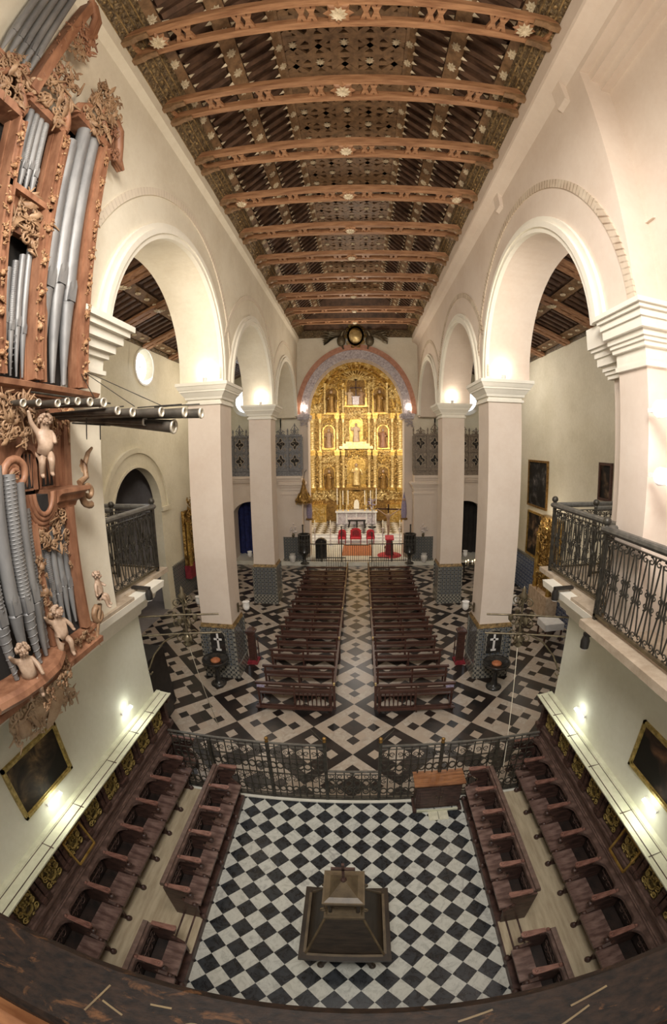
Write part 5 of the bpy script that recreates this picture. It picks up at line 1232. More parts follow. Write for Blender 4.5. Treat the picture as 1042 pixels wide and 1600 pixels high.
# --- carved cherubs on the case: a figure each
def cherub(name, loc, scale, face, pose, seed=0, yaw=0.0):
    J = {'pel': (0, 0, .36, .105), 'bel': (.035, 0, .47, .125), 'che': (.01, 0, .62, .115), 'nek': (.01, 0, .735, .05), 'hed': (.03, 0, .85, .115), 'top': (.025, 0, .93, .085)}
    B = [('pel', 'bel'), ('bel', 'che'), ('che', 'nek'), ('nek', 'hed'), ('hed', 'top')]
    for e, k in ((1, 'l'), (-1, 'r')):
        up = pose.get('arm' + k, (.10, .20, .46)); kn = pose.get('leg' + k, (.12, .10, .20)); ft = pose.get('foot' + k, (.06, .11, .02))
        J['sh' + k] = (.0, e * .12, .67, .055); J['el' + k] = (up[0] * .45, e * (.12 + up[1] * .45), .67 + (up[2] - .67) * .5, .045); J['ha' + k] = (up[0], e * (.10 + up[1] * .7), up[2], .034); J['fi' + k] = (up[0] + .03, e * (.10 + up[1] * .8), up[2] + .03, .024)
        B += [('che', 'sh' + k), ('sh' + k, 'el' + k), ('el' + k, 'ha' + k), ('ha' + k, 'fi' + k)]
        J['hi' + k] = (.01, e * .075, .33, .085); J['kn' + k] = (kn[0], e * kn[1], kn[2], .062); J['an' + k] = (ft[0], e * ft[1], ft[2] + .04, .04); J['to' + k] = (ft[0] + .08, e * ft[1], ft[2], .03)
        B += [('pel', 'hi' + k), ('hi' + k, 'kn' + k), ('kn' + k, 'an' + k), ('an' + k, 'to' + k)]
    root = bpy.data.objects.new(name, None); COL.objects.link(root); root.parent = org; root.location = Vector(loc) - Vector(org.location); root.rotation_euler = (0, 0, yaw); root.scale = (scale,) * 3
    skin('body', J, B, 'wood_cherub', root, 2)
    q = MB(); rr = random.Random(seed)                # curls, brow, nose, mouth and ears of the carved head
    for i in range(34):
        a, b_ = rr.uniform(.5, 2 * PI - .5), rr.uniform(.0, 1.2); q.ball((.025 - .0 + .108 * math.cos(b_) * math.cos(a), .108 * math.cos(b_) * math.sin(a), .875 + .10 * math.sin(b_)), .034, 6)
    q.build('curled_hair', 'wood_cherub', root)
    q = MB(); q.ball((.148, 0, .85), .018, 8, 1.3); q.ball((.132, .042, .872), .014, 8); q.ball((.132, -.042, .872), .014, 8); q.ball((.128, 0, .812), .02, 8, .5); q.ball((.12, .05, .838), .03, 8); q.ball((.12, -.05, .838), .03, 8); q.ball((.03, .112, .85), .022, 8, 1.4); q.ball((.03, -.112, .85), .022, 8, 1.4)
    q.build('face', 'wood_cherub', root)
    return root
cherub('cherub', (LX + .12, -2.42, 7.55), .72, 0, {'armr': (.05, .28, 1.0), 'arml': (.14, .05, .50), 'legl': (.16, .06, .22), 'footl': (.10, .07, -.02), 'footr': (.02, .08, -.04)}, 1, -.5)
cherub('cherub', (LX + .16, -2.60, 5.36), .66, 0, {'armr': (.12, .25, .85), 'legl': (.18, .10, .30), 'footl': (.20, .09, .05)}, 2, -.5)
cherub('cherub', (LX + .12, -1.66, 5.62), .55, 0, {'arml': (.16, .05, .55), 'armr': (.05, .2, .4), 'legl': (.2, .1, .30), 'legr': (.2, .08, .28), 'footl': (.22, .10, .05), 'footr': (.24, .08, .03)}, 3, .3)
cherub('cherub', (LX + .30, -3.38, 5.25), .66, 0, {'armr': (.15, .2, .85), 'arml': (.2, .15, .45)}, 4, -.6)
# carved stone corbel hanging from the cornice below the organ
q = MB(); q.carve((-4.02, -2.75, 4.5), UY, UZ, 1.3, .5, 60, 71); q.ball((-4.1, -2.75, 4.5), .3, 12, .7, .5, 1.8); q.ball((-4.08, -3.2, 4.45), .16, 10); q.leaf((-4.0, -2.3, 4.6), (0, -.6, -.4), (0, .4, -.6), .7, .12, .1)
solo(q, 'carved_corbel', 'stone_carved', 'pale carved leafy corbel under the organ cornice, above the painting', 'carving', loc=(-4.1, -2.75, 4.5))
# ================================================================== nave furniture
def make_pew(first=False):
    t = thing('pew', '', 'pew', (0, 0, 0), group='wooden pews of the nave'); a = 1.16
    MB().box(-a - .03, a + .03, -.03, .03, .80, .86).box(-a - .03, a + .03, -.045, .045, .85, .875).build('top_rail', 'wood_pew', t)
    MB().box(-a, a, -.015, .02, .55, .66).build('back_slat', 'wood_pew', t)
    MB().box(-a, a, .02, .42, .42, .455).build('seat', 'wood_pew', t)
    MB().box(-a, a, -.34, -.22, .13, .16).build('kneeler', 'wood_pew', t)
    for x in (-a + .06, 0, a - .06):
        q = MB(); q.bar((x, -.0, 0), (x, 0, .82), .05, .06); q.bar((x, .38, 0), (x, .36, .42), .05, .05); q.bar((x, 0, .40), (x, .38, .40), .045, .05); q.bar((x, -.30, .05), (x, .38, .05), .045, .05); q.bar((x, -.28, .02), (x, -.28, .14), .04, .04); q.build('frame', 'wood_pew', t)
    return t
pf = make_pew(); pk = kids(pf); n_ = 0
PY = [3.95, 4.95, 6.05, 7.08, 7.96, 8.80, 9.68, 10.58, 11.50, 12.42, 13.32, 14.18, 15.0, 15.75]
for s in (-1, 1):
    for i, y in enumerate(PY):
        lab = '%s pew from the choir screen, in the block %s of the aisle' % (ORD[i], SIDE[s]); loc = (s * 1.82, y, 0)
        if n_ == 0: t = pf; t.location = loc; t['label'] = lab
        else: t = dup(pf, loc, 0, lab, ks=pk)
        n_ += 1
        if i == 0:
            q = MB(); q.box(-1.19, 1.19, -.03, .03, 0, .05); q.build('bottom_rail', 'wood_pew', t)
            for k in range(8):
                x = -s * (1.05 - .13 * k); q = MB(); q.lathe([(.014, .05), (.018, .2), (.028, .32), (.014, .42), (.02, .55)], 8, (x, 0, 0)); q.build('baluster', 'wood_pew', t)
            q = MB(); q.box(s * 1.02 - .12, s * 1.02 + .12, -.034, -.028, .70, .79); o = q.build('oblong', 'flower_purple', t); o['label'] = 'small violet notice'  # small violet-coloured box on the back of the first pew
    t = thing('aisle_rail', 'long wooden rail along the pew ends, %s of the aisle' % SIDE[s], 'rail', (s * .61, 3.9, 0))
    q = MB(); q.bar((0, 0, .86), (0, 12.6, .86), .07, .05); q.build('rail', 'wood_pew', t)
    for y in (0, 3.0, 5.75, 8.5, 12.5):
        q = MB(); q.box(-.035, .035, y - .035, y + .035, 0, .86); ps_ = q.build('post', 'wood_pew', t)
        q = MB(); q.lathe([(.02, .88), (.035, .89), (.02, .92)], 8, (0, y, 0)); q.ball((0, y, .95), .035, 8); q.build('knob', 'gold_pale', ps_)

# black bowls on pedestals before the near pillars
for s, loc in ((-1, (-4.6, 4.90, 0)), (1, (4.55, 4.72, 0))):
    t = thing('pedestal_bowl', 'black stone bowl on a pedestal with an orange votive, %s near pillar' % SIDE[s], 'bowl', loc, group='pedestal bowls by the near pillars')
    q = MB(); q.lathe([(.26, 0), (.27, .04), (.20, .08), (.12, .14), (.09, .3), (.08, .55), (.11, .66), (.16, .74)], 18); q.build('pedestal', 'black_stone', t)
    q = MB(); q.lathe([(.12, .72), (.28, .78), (.42, .90), (.46, .97), (.45, 1.0), (.40, .97), (.34, .92), (.001, .89)], 24); q.build('basin', 'black_stone', t)
    q = MB(); q.lathe([(.16, .91), (.17, .95), (.12, .99), (.05, 1.0), (.001, .985)], 16); q.build('votive', 'orange_red', t)
    # tiled cross niche on the pillar face behind
    t = thing('tile_cross', 'arched tile panel with a white cross on the %s near pillar' % SIDE[s], 'tile panel', (s * 4.59, 5.345, 1.0), group='tile crosses on the near pillars')
    q = MB(); q.prism([(-.30, 0), (.30, 0), (.30, .62)] + [(.30 * math.cos(PI * k / 12), .62 + .24 * math.sin(PI * k / 12)) for k in range(1, 12)] + [(-.30, .62)], 'y', -.03, 0); q.build('panel', 'black_stone', t)
    q = MB(); q.ring('y', (0, .62), .26, .31, -.05, 0, 0, PI, 16, .85); q.box(-.31, -.26, -.05, 0, 0, .62); q.box(.26, .31, -.05, 0, 0, .62); q.build('surround', 'tiles_band', t)
    q = MB(); q.box(-.035, .035, -.045, -.03, .14, .74); q.box(-.14, .14, -.045, -.03, .48, .55); q.box(-.09, .09, -.045, -.03, .08, .15); q.build('cross', 'white_cloth', t)
# lantern brackets on the pillars
LP = [(-5.16, 6.1, 2.45, -1, 'outer face of the near left pillar'), (-4.02, 6.1, 2.35, 1, 'aisle face of the near left pillar'), (4.02, 6.1, 2.35, -1, 'aisle face of the near right pillar'), (5.16, 6.1, 2.45, 1, 'outer face of the near right pillar'),
      (-5.16, 12.8, 2.3, -1, 'outer face of the far left pillar'), (5.16, 12.8, 2.3, 1, 'outer face of the far right pillar')]
for x, y, z, e, nm in LP:
    t = thing('lantern', 'small glass lantern on a bracket, ' + nm, 'lantern', (x, y, z), group='glass lanterns on the pillars')
    q = MB(); q.tube([(0, 0, .1), (e * .15, 0, .12), (e * .28, 0, .05), (e * .30, 0, -.05)], .018, 6); q.scroll((e * .1, 0, 0), (e, 0, 0), UZ, .09, 1.4, .014, 1, 14, 5); q.box(-.02, .02, -.05, .05, -.12, .2); q.build('bracket', 'bronze', t)
    q = MB(); q.lathe([(.05, -.04), (.11, .02), (.125, .12), (.11, .22), (.13, .27)], 14, (e * .30, 0, 0)); q.lathe([(.09, .26), (.001, .25)], 14, (e * .30, 0, 0)); q.build('glass', 'cloth_white_glass', t)
# dark votive stands beside the near pillars
for s in (-1, 1):
    t = thing('votive_stand', 'dark red wooden stand beside the %s near pillar' % SIDE[s], 'stand', (s * 3.78, 6.55, 0), group='wooden stands beside the near pillars')
    q = MB(); q.box(-.2, .2, -.25, .25, 0, .08); q.box(-.16, .16, -.2, .2, .08, .12); q.build('base', 'red_dark', t)
    q = MB(); q.box(-.12, .12, -.12, .12, .12, 1.25); q.build('pillar_box', 'wood_pew', t)
    q = MB(); q.box(-.17, .17, -.17, .17, 1.25, 1.32); q.frus(0, 0, 1.32, 1.45, .15, .15, .05, .05); q.build('top', 'wood_pew', t)
    for e in (-1, 1): q = MB(); q.lathe([(.02, .12), (.025, .5), (.015, .8), (.03, .9), (.001, .95)], 8, (e * .15 * 0 - s * .17, e * .18, 0)); q.build('spindle', 'wood_pew', t)
# iron arms with hanging lamp clusters at the ends of the choir walls
for s in (-1, 1):
    t = thing('lamp_bracket', 'iron wall arm with an ornate hanging lamp, end of the %s choir wall' % SIDE[s], 'bracket', (s * 4.46, .74, 4.1))
    q = MB()
    for dz in (.26, -.18): q.tube([(-s * .02, -.02, dz), (-s * .9, .3, dz + .0), (-s * 1.65, .55, dz - .03)], .022, 7)
    q.tube([(-s * .75, .26, -.18), (-s * .45, .14, -.35), (-s * .2, .05, -.65), (-s * .06, 0, -.95), (s * .02, -.02, -1.08), (-s * .05, -.02, -1.15), (-s * .1, 0, -1.08)], .02, 7); q.build('arm', 'bronze', t)
    q = MB(); cx, cy = -s * .95, .33
    q.tube([(cx, cy, -.45), (cx, cy, .75)], .025, 6)
    for k in range(4):
        a_ = PI / 4 + k * PI / 2; ux = (math.cos(a_), math.sin(a_), 0)
        for z, r_ in ((.55, .14), (.1, .17), (-.25, .15)):
            q.scroll((cx + ux[0] * r_, cy + ux[1] * r_, z), ux, UZ, r_ * .8, 1.5, .018, 1, 16, 5)
    q.lathe([(.03, -.5), (.12, -.42), (.06, -.36), (.14, -.3), (.03, -.2)], 12, (cx, cy, 0)); q.lathe([(.03, .6), (.1, .68), (.04, .76), (.05, .82), (.001, .9)], 10, (cx, cy, 0)); q.build('lamp_body', 'bronze', t)
    for k in range(4):
        a_ = k * PI / 2; q = MB(); q.lathe([(.02, 0), (.05, .02), (.055, .1), (.045, .13)], 10, (cx + .24 * math.cos(a_), cy + .24 * math.sin(a_), .15)); q.tube([(cx, cy, .05), (cx + .18 * math.cos(a_), cy + .18 * math.sin(a_), .06), (cx + .24 * math.cos(a_), cy + .24 * math.sin(a_), .15)], .01, 5); q.build('lamp_cup', 'bronze', t)
    q = MB(); e_ = (-s * 1.2, -.62, -3.05) if s > 0 else (-s * .55, 2.0, -4.08)
    q.tube([(cx, cy, -.5), Vector((cx, cy, -.5)).lerp(Vector(e_), .5) + Vector((0, 0, -.06)), e_], .009, 5); q.build('cord', 'rope', t)

# side altars and pictures
t = thing('side_altarpiece', 'narrow gilded side altarpiece on the left aisle wall behind the near pillar', 'altarpiece', (-9.1, 13.5, 1.0))
q = MB(); q.box(0, .35, -.9, .9, 0, .7); q.build('pedestal', 'red_dark', t)
q = MB(); q.box(0, .15, -.8, .8, .7, 3.6); q.carve((.2, 0, 2.2), UY, UZ, 1.5, 2.8, 40, 81); q.carve((.2, 0, 3.9), UY, UZ, 1.0, .7, 20, 82); q.build('carved_back', 'gold_carved', t)
for e in (-1, 1): q = MB(); q.lathe([(.12, .7), (.1, .9), (.12, 1.8), (.09, 2.9), (.15, 3.05)], 12, (.3, e * .7, 0)); q.build('column', 'gold', t)
def picture(label, x, y0, y1, z0, z1, mat_, frame, s=1, cat='painting'):
    t = thing('painting', label, cat, (x, (y0 + y1) / 2, z0)); hy, h = (y1 - y0) / 2, z1 - z0
    MB().box(*sorted((0, -s * .04)), -hy + .04, hy - .04, .04, h - .04).build('canvas', mat_, t)
    q = MB(); a_ = sorted((0, -s * .09)); q.box(*a_, -hy, hy, 0, .1); q.box(*a_, -hy, hy, h - .1, h); q.box(*a_, -hy, -hy + .1, .1, h - .1); q.box(*a_, hy - .1, hy, .1, h - .1); q.build('frame', frame, t); return t
picture('tall dark painting high on the right aisle wall beyond the near pillar', 9.2, 11.45, 13.75, 4.75, 7.15, 'picture_dark', 'gold_dark')
picture('gilt-framed painting under the dark one on the right aisle wall', 9.2, 11.3, 13.6, 2.15, 4.5, 'picture_warm', 'gold')
picture('small faded picture high on the right aisle wall behind the balcony', 9.2, 6.2, 7.05, 5.9, 7.3, 'picture_warm', 'wood_pew')
t = thing('side_altar', 'gilded side altar glowing behind the right balcony rail', 'altar', (9.1, 10.4, 0))
q = MB(); q.box(-.6, 0, -1.0, 1.0, 0, 1.1); q.build('table', 'stone_carved', t)
q = MB(); q.box(-.3, 0, -.9, .9, 1.1, 4.6); q.carve((-.35, 0, 2.9), (0, -1, 0), UZ, 1.6, 3.2, 44, 83); q.build('carved_back', 'gold_carved', t)
for e in (-1, 1): q = MB(); q.lathe([(.12, 1.1), (.1, 1.4), (.12, 2.4), (.09, 3.6), (.15, 3.8)], 12, (-.42, e * .75, 0)); q.build('column', 'gold', t)
lamp('side_altar_light', 'POINT', (8.2, 10.4, 4.6), 25, WARM, .1)
t = thing('table', 'table with a white cloth in the right aisle', 'table', (7.95, 7.7, 0))
q = MB(); q.box(-.42, .42, -.4, .4, .80, .84); q.box(-.43, .43, -.41, -.39, .55, .82); q.box(-.43, -.41, -.4, .4, .55, .82); q.build('cloth', 'white_cloth', t)
for x in (-.37, .37):
    for y in (-.34, .34): MB().box(x - .03, x + .03, y - .03, y + .03, 0, .8).build('leg', 'wood_pew', t)
t = thing('votive_table', 'dark table of small lit candles in the far right aisle', 'table', (6.75, 16.2, 0))
q = MB(); q.box(-.5, .5, -.3, .3, .74, .8); q.build('top', 'black_wood', t)
for x in (-.42, .42): MB().box(x - .03, x + .03, -.25, .25, 0, .74).build('leg', 'black_wood', t)
for k, (x, y) in enumerate(((-.3, -.1), (-.1, .1), (.1, -.12), (.3, .08))):
    c_ = thing('candle', 'small lit candle on the dark table in the right aisle', 'candle', (6.75 + x, 16.2 + y, .8), group='lit candles in the right aisle')
    q = MB(); q.lathe([(.035, 0), (.035, .16), (.001, .165)], 8); wx_ = q.build('wax', 'wax', c_); q = MB(); q.ball((0, 0, .20), .03, 8, 1.6); q.build('flame', 'candle_flame', wx_)
# dark blue hanging in the left tribune arch, dark cabinet by the tile dado
q = MB(); vs = []
for i in range(41):
    x = -8.6 + 3.0 * i / 40; vs += [(x, 20.6 + .10 * math.sin(i * 1.3), 0.28), (x, 20.6 + .08 * math.sin(i * 1.3 + .4), 4.4)]
q.add(vs, [(2 * i, 2 * i + 2, 2 * i + 3, 2 * i + 1) for i in range(40)], True); solo(q, 'curtain', 'blue_cloth', 'deep blue curtain filling the arch under the left tribune', 'curtain', loc=(-7.1, 20.6, .28))
q = MB(); vs = []  # black sheet added for the darkness of the right arch
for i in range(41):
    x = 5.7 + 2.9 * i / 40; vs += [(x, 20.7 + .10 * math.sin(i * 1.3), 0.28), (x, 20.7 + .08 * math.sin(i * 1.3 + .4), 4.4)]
q.add(vs, [(2 * i, 2 * i + 2, 2 * i + 3, 2 * i + 1) for i in range(40)], True); solo(q, 'curtain', 'dark_void', 'black sheet for the darkness in the arch under the right tribune', 'curtain', loc=(7.1, 20.7, .28))
t = thing('covered_cabinet', 'tall cabinet under a black cloth at the end of the left choir wall', 'cabinet', (-6.2, 2.6, 0))
q = MB(); q.box(-.7, .7, -.6, .6, 0, 2.2); q.build('body', 'black_wood', t); q = MB(); q.frus(0, 0, .3, 2.26, .78, .68, .72, .62); q.build('cloth', 'black_wood', t)

# spotlights standing on the capitals
SP = [(-4.5, 5.26, 9.8, 'near left pillar, organ side'), (-4.6, -.2, 9.98, 'capital beside the organ'), (4.5, -.45, 9.86, 'heavy pier capital on the right'), (4.5, 5.26, 9.8, 'near right pillar, balcony side'),
      (-4.5, 6.60, 9.8, 'near left pillar, altar side'), (4.5, 6.60, 9.8, 'near right pillar, altar side'), (-4.5, 12.13, 9.8, 'far left pillar, choir side'), (4.5, 12.13, 9.8, 'far right pillar, choir side'), (-4.5, 13.47, 9.8, 'far left pillar, altar side'), (4.5, 13.47, 9.8, 'far right pillar, altar side'),
      (-3.65, 19.9, 10.05, 'left capital of the altar arch'), (3.4, 19.9, 10.05, 'right capital of the altar arch')]
for i, (x, y, z, nm) in enumerate(SP):
    t = thing('spotlight', 'small bright spotlight on the ' + nm, 'lamp', (x, y, z), group='spotlights on the capitals')
    q = MB(); q.box(-.07, .07, -.05, .05, 0, .03); q.lathe([(.05, .03), (.07, .08), (.075, .16)], 12); q.build('housing', 'white_cloth', t)
    q = MB(); q.lathe([(.065, .155), (.06, .175), (.001, .19)], 12); q.build('bulb', 'lamp_flood', t)
    lamp('capital_spot', 'POINT', (x, y, z + .34), 17 if i < 4 else (26 if i < 10 else 24), WARM, .08)
# two floodlights on the near right pier
for j, (y, z) in enumerate(((-2.08, 8.3), (-2.12, 7.46))):
    t = thing('floodlight', 'glaring white floodlight at the right photo edge, %s of the pair' % ('upper', 'lower')[j], 'lamp', (3.95, y, z), group='floodlights on the right pier')
    q = MB(); q.box(-.02, .1, -.02, .30, -.03, .03); q.lathe([(.05, .06), (.11, 0), (.12, -.09)], 14, (0, 0, 0), (0, -1, 0)); q.build('housing', 'white_cloth', t)
    q = MB(); q.lathe([(.10, 0), (.12, .04), (.001, .07)], 16, (0, -.09, 0), (0, -1, 0)); q.build('lens', 'lamp_flood', t)
    lamp('pier_flood', 'POINT', (3.72, y - .1, z), 11, PINK, .12)
# ================================================================== sanctuary
AX = -.22
# --- the gilded altarpiece
t = thing('altarpiece', 'towering gilded baroque altarpiece filling the chancel', 'altarpiece', (AX, 30.8, .785)); rt = t
def rz_(v): return 16.26 - (v - 558) * .0607 - .785
def rx(u): return (u - 557) / 16.67
q = MB(); n = 24; W_ = 4.5; zs_ = 9.6
q.prism([(-W_, 0), (W_, 0), (W_, zs_)] + [(W_ * math.cos(PI * i / n), zs_ + 5.85 * math.sin(PI * i / n) ** .9) for i in range(1, n)] + [(-W_, zs_)], 'y', 0, .3); q.build('back_panel', 'gold_carved', t)
q = MB(); q.ring('y', (0, zs_), 3.9, 4.5, -.45, 0, .02, PI - .02, 36, 1.30); q.ring('y', (0, zs_), 3.55, 3.7, -.3, 0, .05, PI - .05, 36, 1.28); q.build('crown_arch', 'gold', t)
for k in range(9):
    a_ = PI * (k + .5) / 9; q = MB(); q.carve((4.2 * math.cos(a_), -.48, zs_ + 4.2 * 1.3 * math.sin(a_)), (1, 0, 0), UZ, 1.0, .9, 14, 90 + k); q.build('arch_carving', 'gold_pale', t)
q = MB()
for k in range(13):
    a_ = PI * (k + .5) / 13; q.bar((0, -.25, 13.2), (1.9 * math.cos(a_), -.25, 13.2 + 1.55 * math.sin(a_)), .06, .08, (0, 1, 0))
q.build('sun_rays', 'gold_pale', t)
q = MB(); q.carve((0, -.35, 15.05), (1, 0, 0), UZ, 2.6, .7, 26, 99); q.build('top_crest', 'gold_dark', t)
# predella, entablatures
def entab(z, h, d, segs, name='entablature'):
    q = MB(); q.cur = 1; q.box(-W_, W_, -d * .4, 0, z, z + h * .75); q.cur = 0; q.box(-W_, W_, -d * .55, 0, z + h * .8, z + h * .92)
    for x, w_ in segs: q.box(x - w_, x + w_, -d, 0, z, z + h * .55); q.box(x - w_ * 1.15, x + w_ * 1.15, -d * 1.25, 0, z + h * .55, z + h)
    q.build(name, ['gold', 'gold_carved'], t)
    for k in range(9):
        q = MB(); q.carve((-3.9 + .975 * k, -d * .45, z + h * .4), (1, 0, 0), UZ, .95, h * .8, 8, 200 + k + int(z * 7)); q.build('frieze_carving', 'gold_pale' if k % 2 else 'gold', t)
cols = [(-4.1, .32), (-3.35, .18), (-1.75, .22), (-1.2, .16), (1.2, .16), (1.75, .22), (3.35, .18), (4.1, .32)]
entab(rz_(768), .45, .62, cols); entab(rz_(711), .5, .62, cols); entab(rz_(655), .5, .66, cols)
q = MB(); q.box(-W_, W_, -.4, 0, 0, rz_(768)); q.build('predella', 'gold_carved', t)
for x in (-3.55, 3.55): q = MB(); q.box(x - .75, x + .75, -.9, 0, 0, 1.5); q.box(x - .82, x + .82, -.95, 0, 1.5, 1.65); q.build('pedestal', 'gold', t)
for x in (-2.5, 2.5): q = MB(); q.box(x - .6, x + .6, -.5, -.35, .1, 2.3); q.ring('y', (x, 2.3), .0, .6, -.5, -.35, 0, PI, 16); q.build('door', 'gold_dark', t)
for i, x in enumerate((-3.9, -3.2, 3.2, 3.9)): q = MB(); q.carve((x, -.97, .8), (1, 0, 0), UZ, .6, 1.2, 12, 300 + i); q.build('pedestal_carving', 'gold_pale', t)
for i, x in enumerate((-3.55, -2.5, 2.5, 3.55, -1.7, 1.7)): q = MB(); q.carve((x, -.6, 2.5), (1, 0, 0), UZ, 1.1, .8, 18, 110 + i); q.build('predella_carving', 'gold_pale', t)
def column(x, z0, z1, r, y=-.38, twist=True):
    q = MB(); h = z1 - z0
    q.lathe([(r * 1.4, 0), (r * 1.4, h * .03), (r * 1.1, h * .06), (r, h * .08), (r * .95, h * .5), (r * .82, h * .86), (r * 1.1, h * .88), (r * 1.0, h * .91), (r * 1.5, h * .98), (r * 1.55, h)], 14, (x, y, z0))
    k = 5
    for g_ in range(2):
        q.tube([(x + r * 1.02 * math.cos(2 * PI * (k * i / 50 + g_ / 2)), y + r * 1.02 * math.sin(2 * PI * (k * i / 50 + g_ / 2)), z0 + h * (.09 + .75 * i / 50)) for i in range(51)], r * .22, 5)
    for j in range(5): q.carve((x, y - r * .95, z0 + h * (.15 + .16 * j)), (1, 0, 0), UZ, r * 1.8, h * .12, 5, int(x * 10) + j)
    q.build('column', 'gold_pale', t)
for (x, r) in ((-4.1, .27), (-3.35, .15), (-1.75, .17), (-1.2, .13), (1.2, .13), (1.75, .17), (3.35, .15), (4.1, .27)):
    column(x, rz_(768) + .45, rz_(711), r); column(x, rz_(711) + .5, rz_(655), r * .95)
for x in (-1.2, 1.2, -2.9, 2.9): column(x, rz_(655) + .5, rz_(600), .13, -.3)
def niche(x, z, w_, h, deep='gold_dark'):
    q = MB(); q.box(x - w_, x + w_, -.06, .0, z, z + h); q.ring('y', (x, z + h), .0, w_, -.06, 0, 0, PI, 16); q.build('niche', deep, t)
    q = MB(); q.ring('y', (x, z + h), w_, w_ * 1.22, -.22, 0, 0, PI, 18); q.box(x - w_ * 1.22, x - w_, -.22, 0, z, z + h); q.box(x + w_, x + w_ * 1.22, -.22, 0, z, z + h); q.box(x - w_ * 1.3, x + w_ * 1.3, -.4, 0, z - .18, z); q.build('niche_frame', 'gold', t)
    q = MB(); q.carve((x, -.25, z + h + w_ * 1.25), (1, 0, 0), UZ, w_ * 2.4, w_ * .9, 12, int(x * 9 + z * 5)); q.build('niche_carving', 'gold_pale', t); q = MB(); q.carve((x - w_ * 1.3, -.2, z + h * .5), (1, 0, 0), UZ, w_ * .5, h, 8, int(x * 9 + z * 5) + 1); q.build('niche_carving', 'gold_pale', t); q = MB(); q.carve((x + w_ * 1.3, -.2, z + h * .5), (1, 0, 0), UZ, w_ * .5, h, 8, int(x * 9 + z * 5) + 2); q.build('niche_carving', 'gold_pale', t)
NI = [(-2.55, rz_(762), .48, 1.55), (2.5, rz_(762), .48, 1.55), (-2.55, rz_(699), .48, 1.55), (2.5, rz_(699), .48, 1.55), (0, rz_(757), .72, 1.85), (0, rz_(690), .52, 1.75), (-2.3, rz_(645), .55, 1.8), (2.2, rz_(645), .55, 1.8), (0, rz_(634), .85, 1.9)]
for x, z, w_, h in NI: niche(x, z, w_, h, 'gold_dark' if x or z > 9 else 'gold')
for i, (x, z, w_, h) in enumerate(((0, rz_(708), 1.6, .8), (-2.5, rz_(717), 1.3, .6), (2.5, rz_(717), 1.3, .6), (-.95, rz_(735), .35, 1.6), (.95, rz_(735), .35, 1.6), (-.9, rz_(675), .5, 1.5), (.9, rz_(675), .5, 1.5), (-3.75, rz_(640), 1.0, .9), (3.75, rz_(640), 1.0, .9), (0, rz_(647), 1.4, .6), (-2.55, rz_(657), 1.1, .5), (2.5, rz_(657), 1.1, .5), (-1.3, rz_(600), .8, 1.2), (1.3, rz_(600), .8, 1.2), (-3.7, rz_(618), .9, 1.0), (3.6, rz_(618), .9, 1.0))):
    q = MB(); q.carve((x, -.42, z), (1, 0, 0), UZ, w_, h, 22, 130 + i); q.build('carving', 'gold_pale' if i % 2 else 'gold', t)
q = MB(); q.box(-1.55, 1.55, -.7, 0, rz_(701), rz_(697)); q.box(-1.25, 1.25, -.62, 0, rz_(697), rz_(693)); q.box(-.95, .95, -.54, 0, rz_(693), rz_(690)); q.build('stepped_base', 'gold_pale', t)
q = MB(); q.box(-2.2, 2.2, -1.1, -.3, rz_(763), rz_(760)); q.build('canopy_shelf', 'gold_dark', t)
for x in (-1.5, -.9, .9, 1.5): column(x, 1.2, rz_(763), .09, -.8)
q = MB(); q.box(-1.0, 1.0, -.8, -.3, 1.2, 2.9); q.ring('y', (0, 2.6), .5, .75, -.9, -.75, 0, PI, 18); q.build('tabernacle', 'gold_carved', t)
q = MB(); q.prism([(-.24, 1.25), (.24, 1.25), (.24, 1.75), (.17, 2.02), (0, 2.12), (-.17, 2.02), (-.24, 1.75)], 'y', -.84, -.8); q.build('tabernacle_lit_door', 'wax', t)  # pale wax colour stands in for the glow of the tabernacle arch
def statue(x, z, h, label, robe, y=30.45, pose=0, cat='statue'):
    """robed figure standing in its niche"""
    s_ = thing('statue', label, cat, (AX + x, y, .785 + z)); q = MB(); n = 16; rr = random.Random(int(x * 10 + z * 7)); vs = []
    prof = [(.19, 0), (.17, .15), (.145, .4), (.15, .55), (.165, .70), (.15, .78), (.06, .83)]
    for r, hh in prof: vs += [((r * (1 + .14 * math.sin(a_ * 5 + hh * 4 + x))) * math.cos(a_) * h, (r * .75) * math.sin(a_) * h, hh * h) for a_ in [2 * PI * k / n for k in range(n)]]
    q.add(vs, [(i * n + k, i * n + (k + 1) % n, (i + 1) * n + (k + 1) % n, (i + 1) * n + k) for i in range(len(prof) - 1) for k in range(n)], True)
    q.add(vs[:n], [tuple(range(n - 1, -1, -1))])
    e = 1 if pose % 2 else -1
    q.tube([(e * .15 * h, 0, .74 * h), (e * .20 * h, -.06 * h, .58 * h), (e * .10 * h, -.15 * h, .60 * h)], [.05 * h, .045 * h, .03 * h], 8); q.tube([(-e * .15 * h, 0, .74 * h), (-e * .24 * h, -.05 * h, .62 * h), (-e * .26 * h, -.10 * h, (.78 if pose else .5) * h)], [.05 * h, .045 * h, .03 * h], 8); q.build('robe', robe, s_)
    q = MB(); q.ball((0, -.01 * h, .91 * h), .065 * h, 10, 1.25); q.tube([(0, 0, .80 * h), (0, 0, .88 * h)], .03 * h, 8); q.ball((0, -.075 * h, .905 * h), .012 * h, 6); q.build('head', 'wood_cherub', s_)
    for c_ in ((e * .10 * h, -.16 * h, .60 * h), (-e * .26 * h, -.11 * h, (.78 if pose else .5) * h + .01)): q = MB(); q.ball(c_, .028 * h, 8, 1.3); q.build('hand', 'wood_cherub', s_)
    q = MB(); q.ball((0, .015 * h, .925 * h), .07 * h, 10, 1.15); q.build('hair', 'wood_carving', s_)
    q = MB(); q.box(-.2 * h, .2 * h, -.16 * h, .16 * h, -.03, 0); q.build('plinth', 'gold_dark', s_)
    return s_
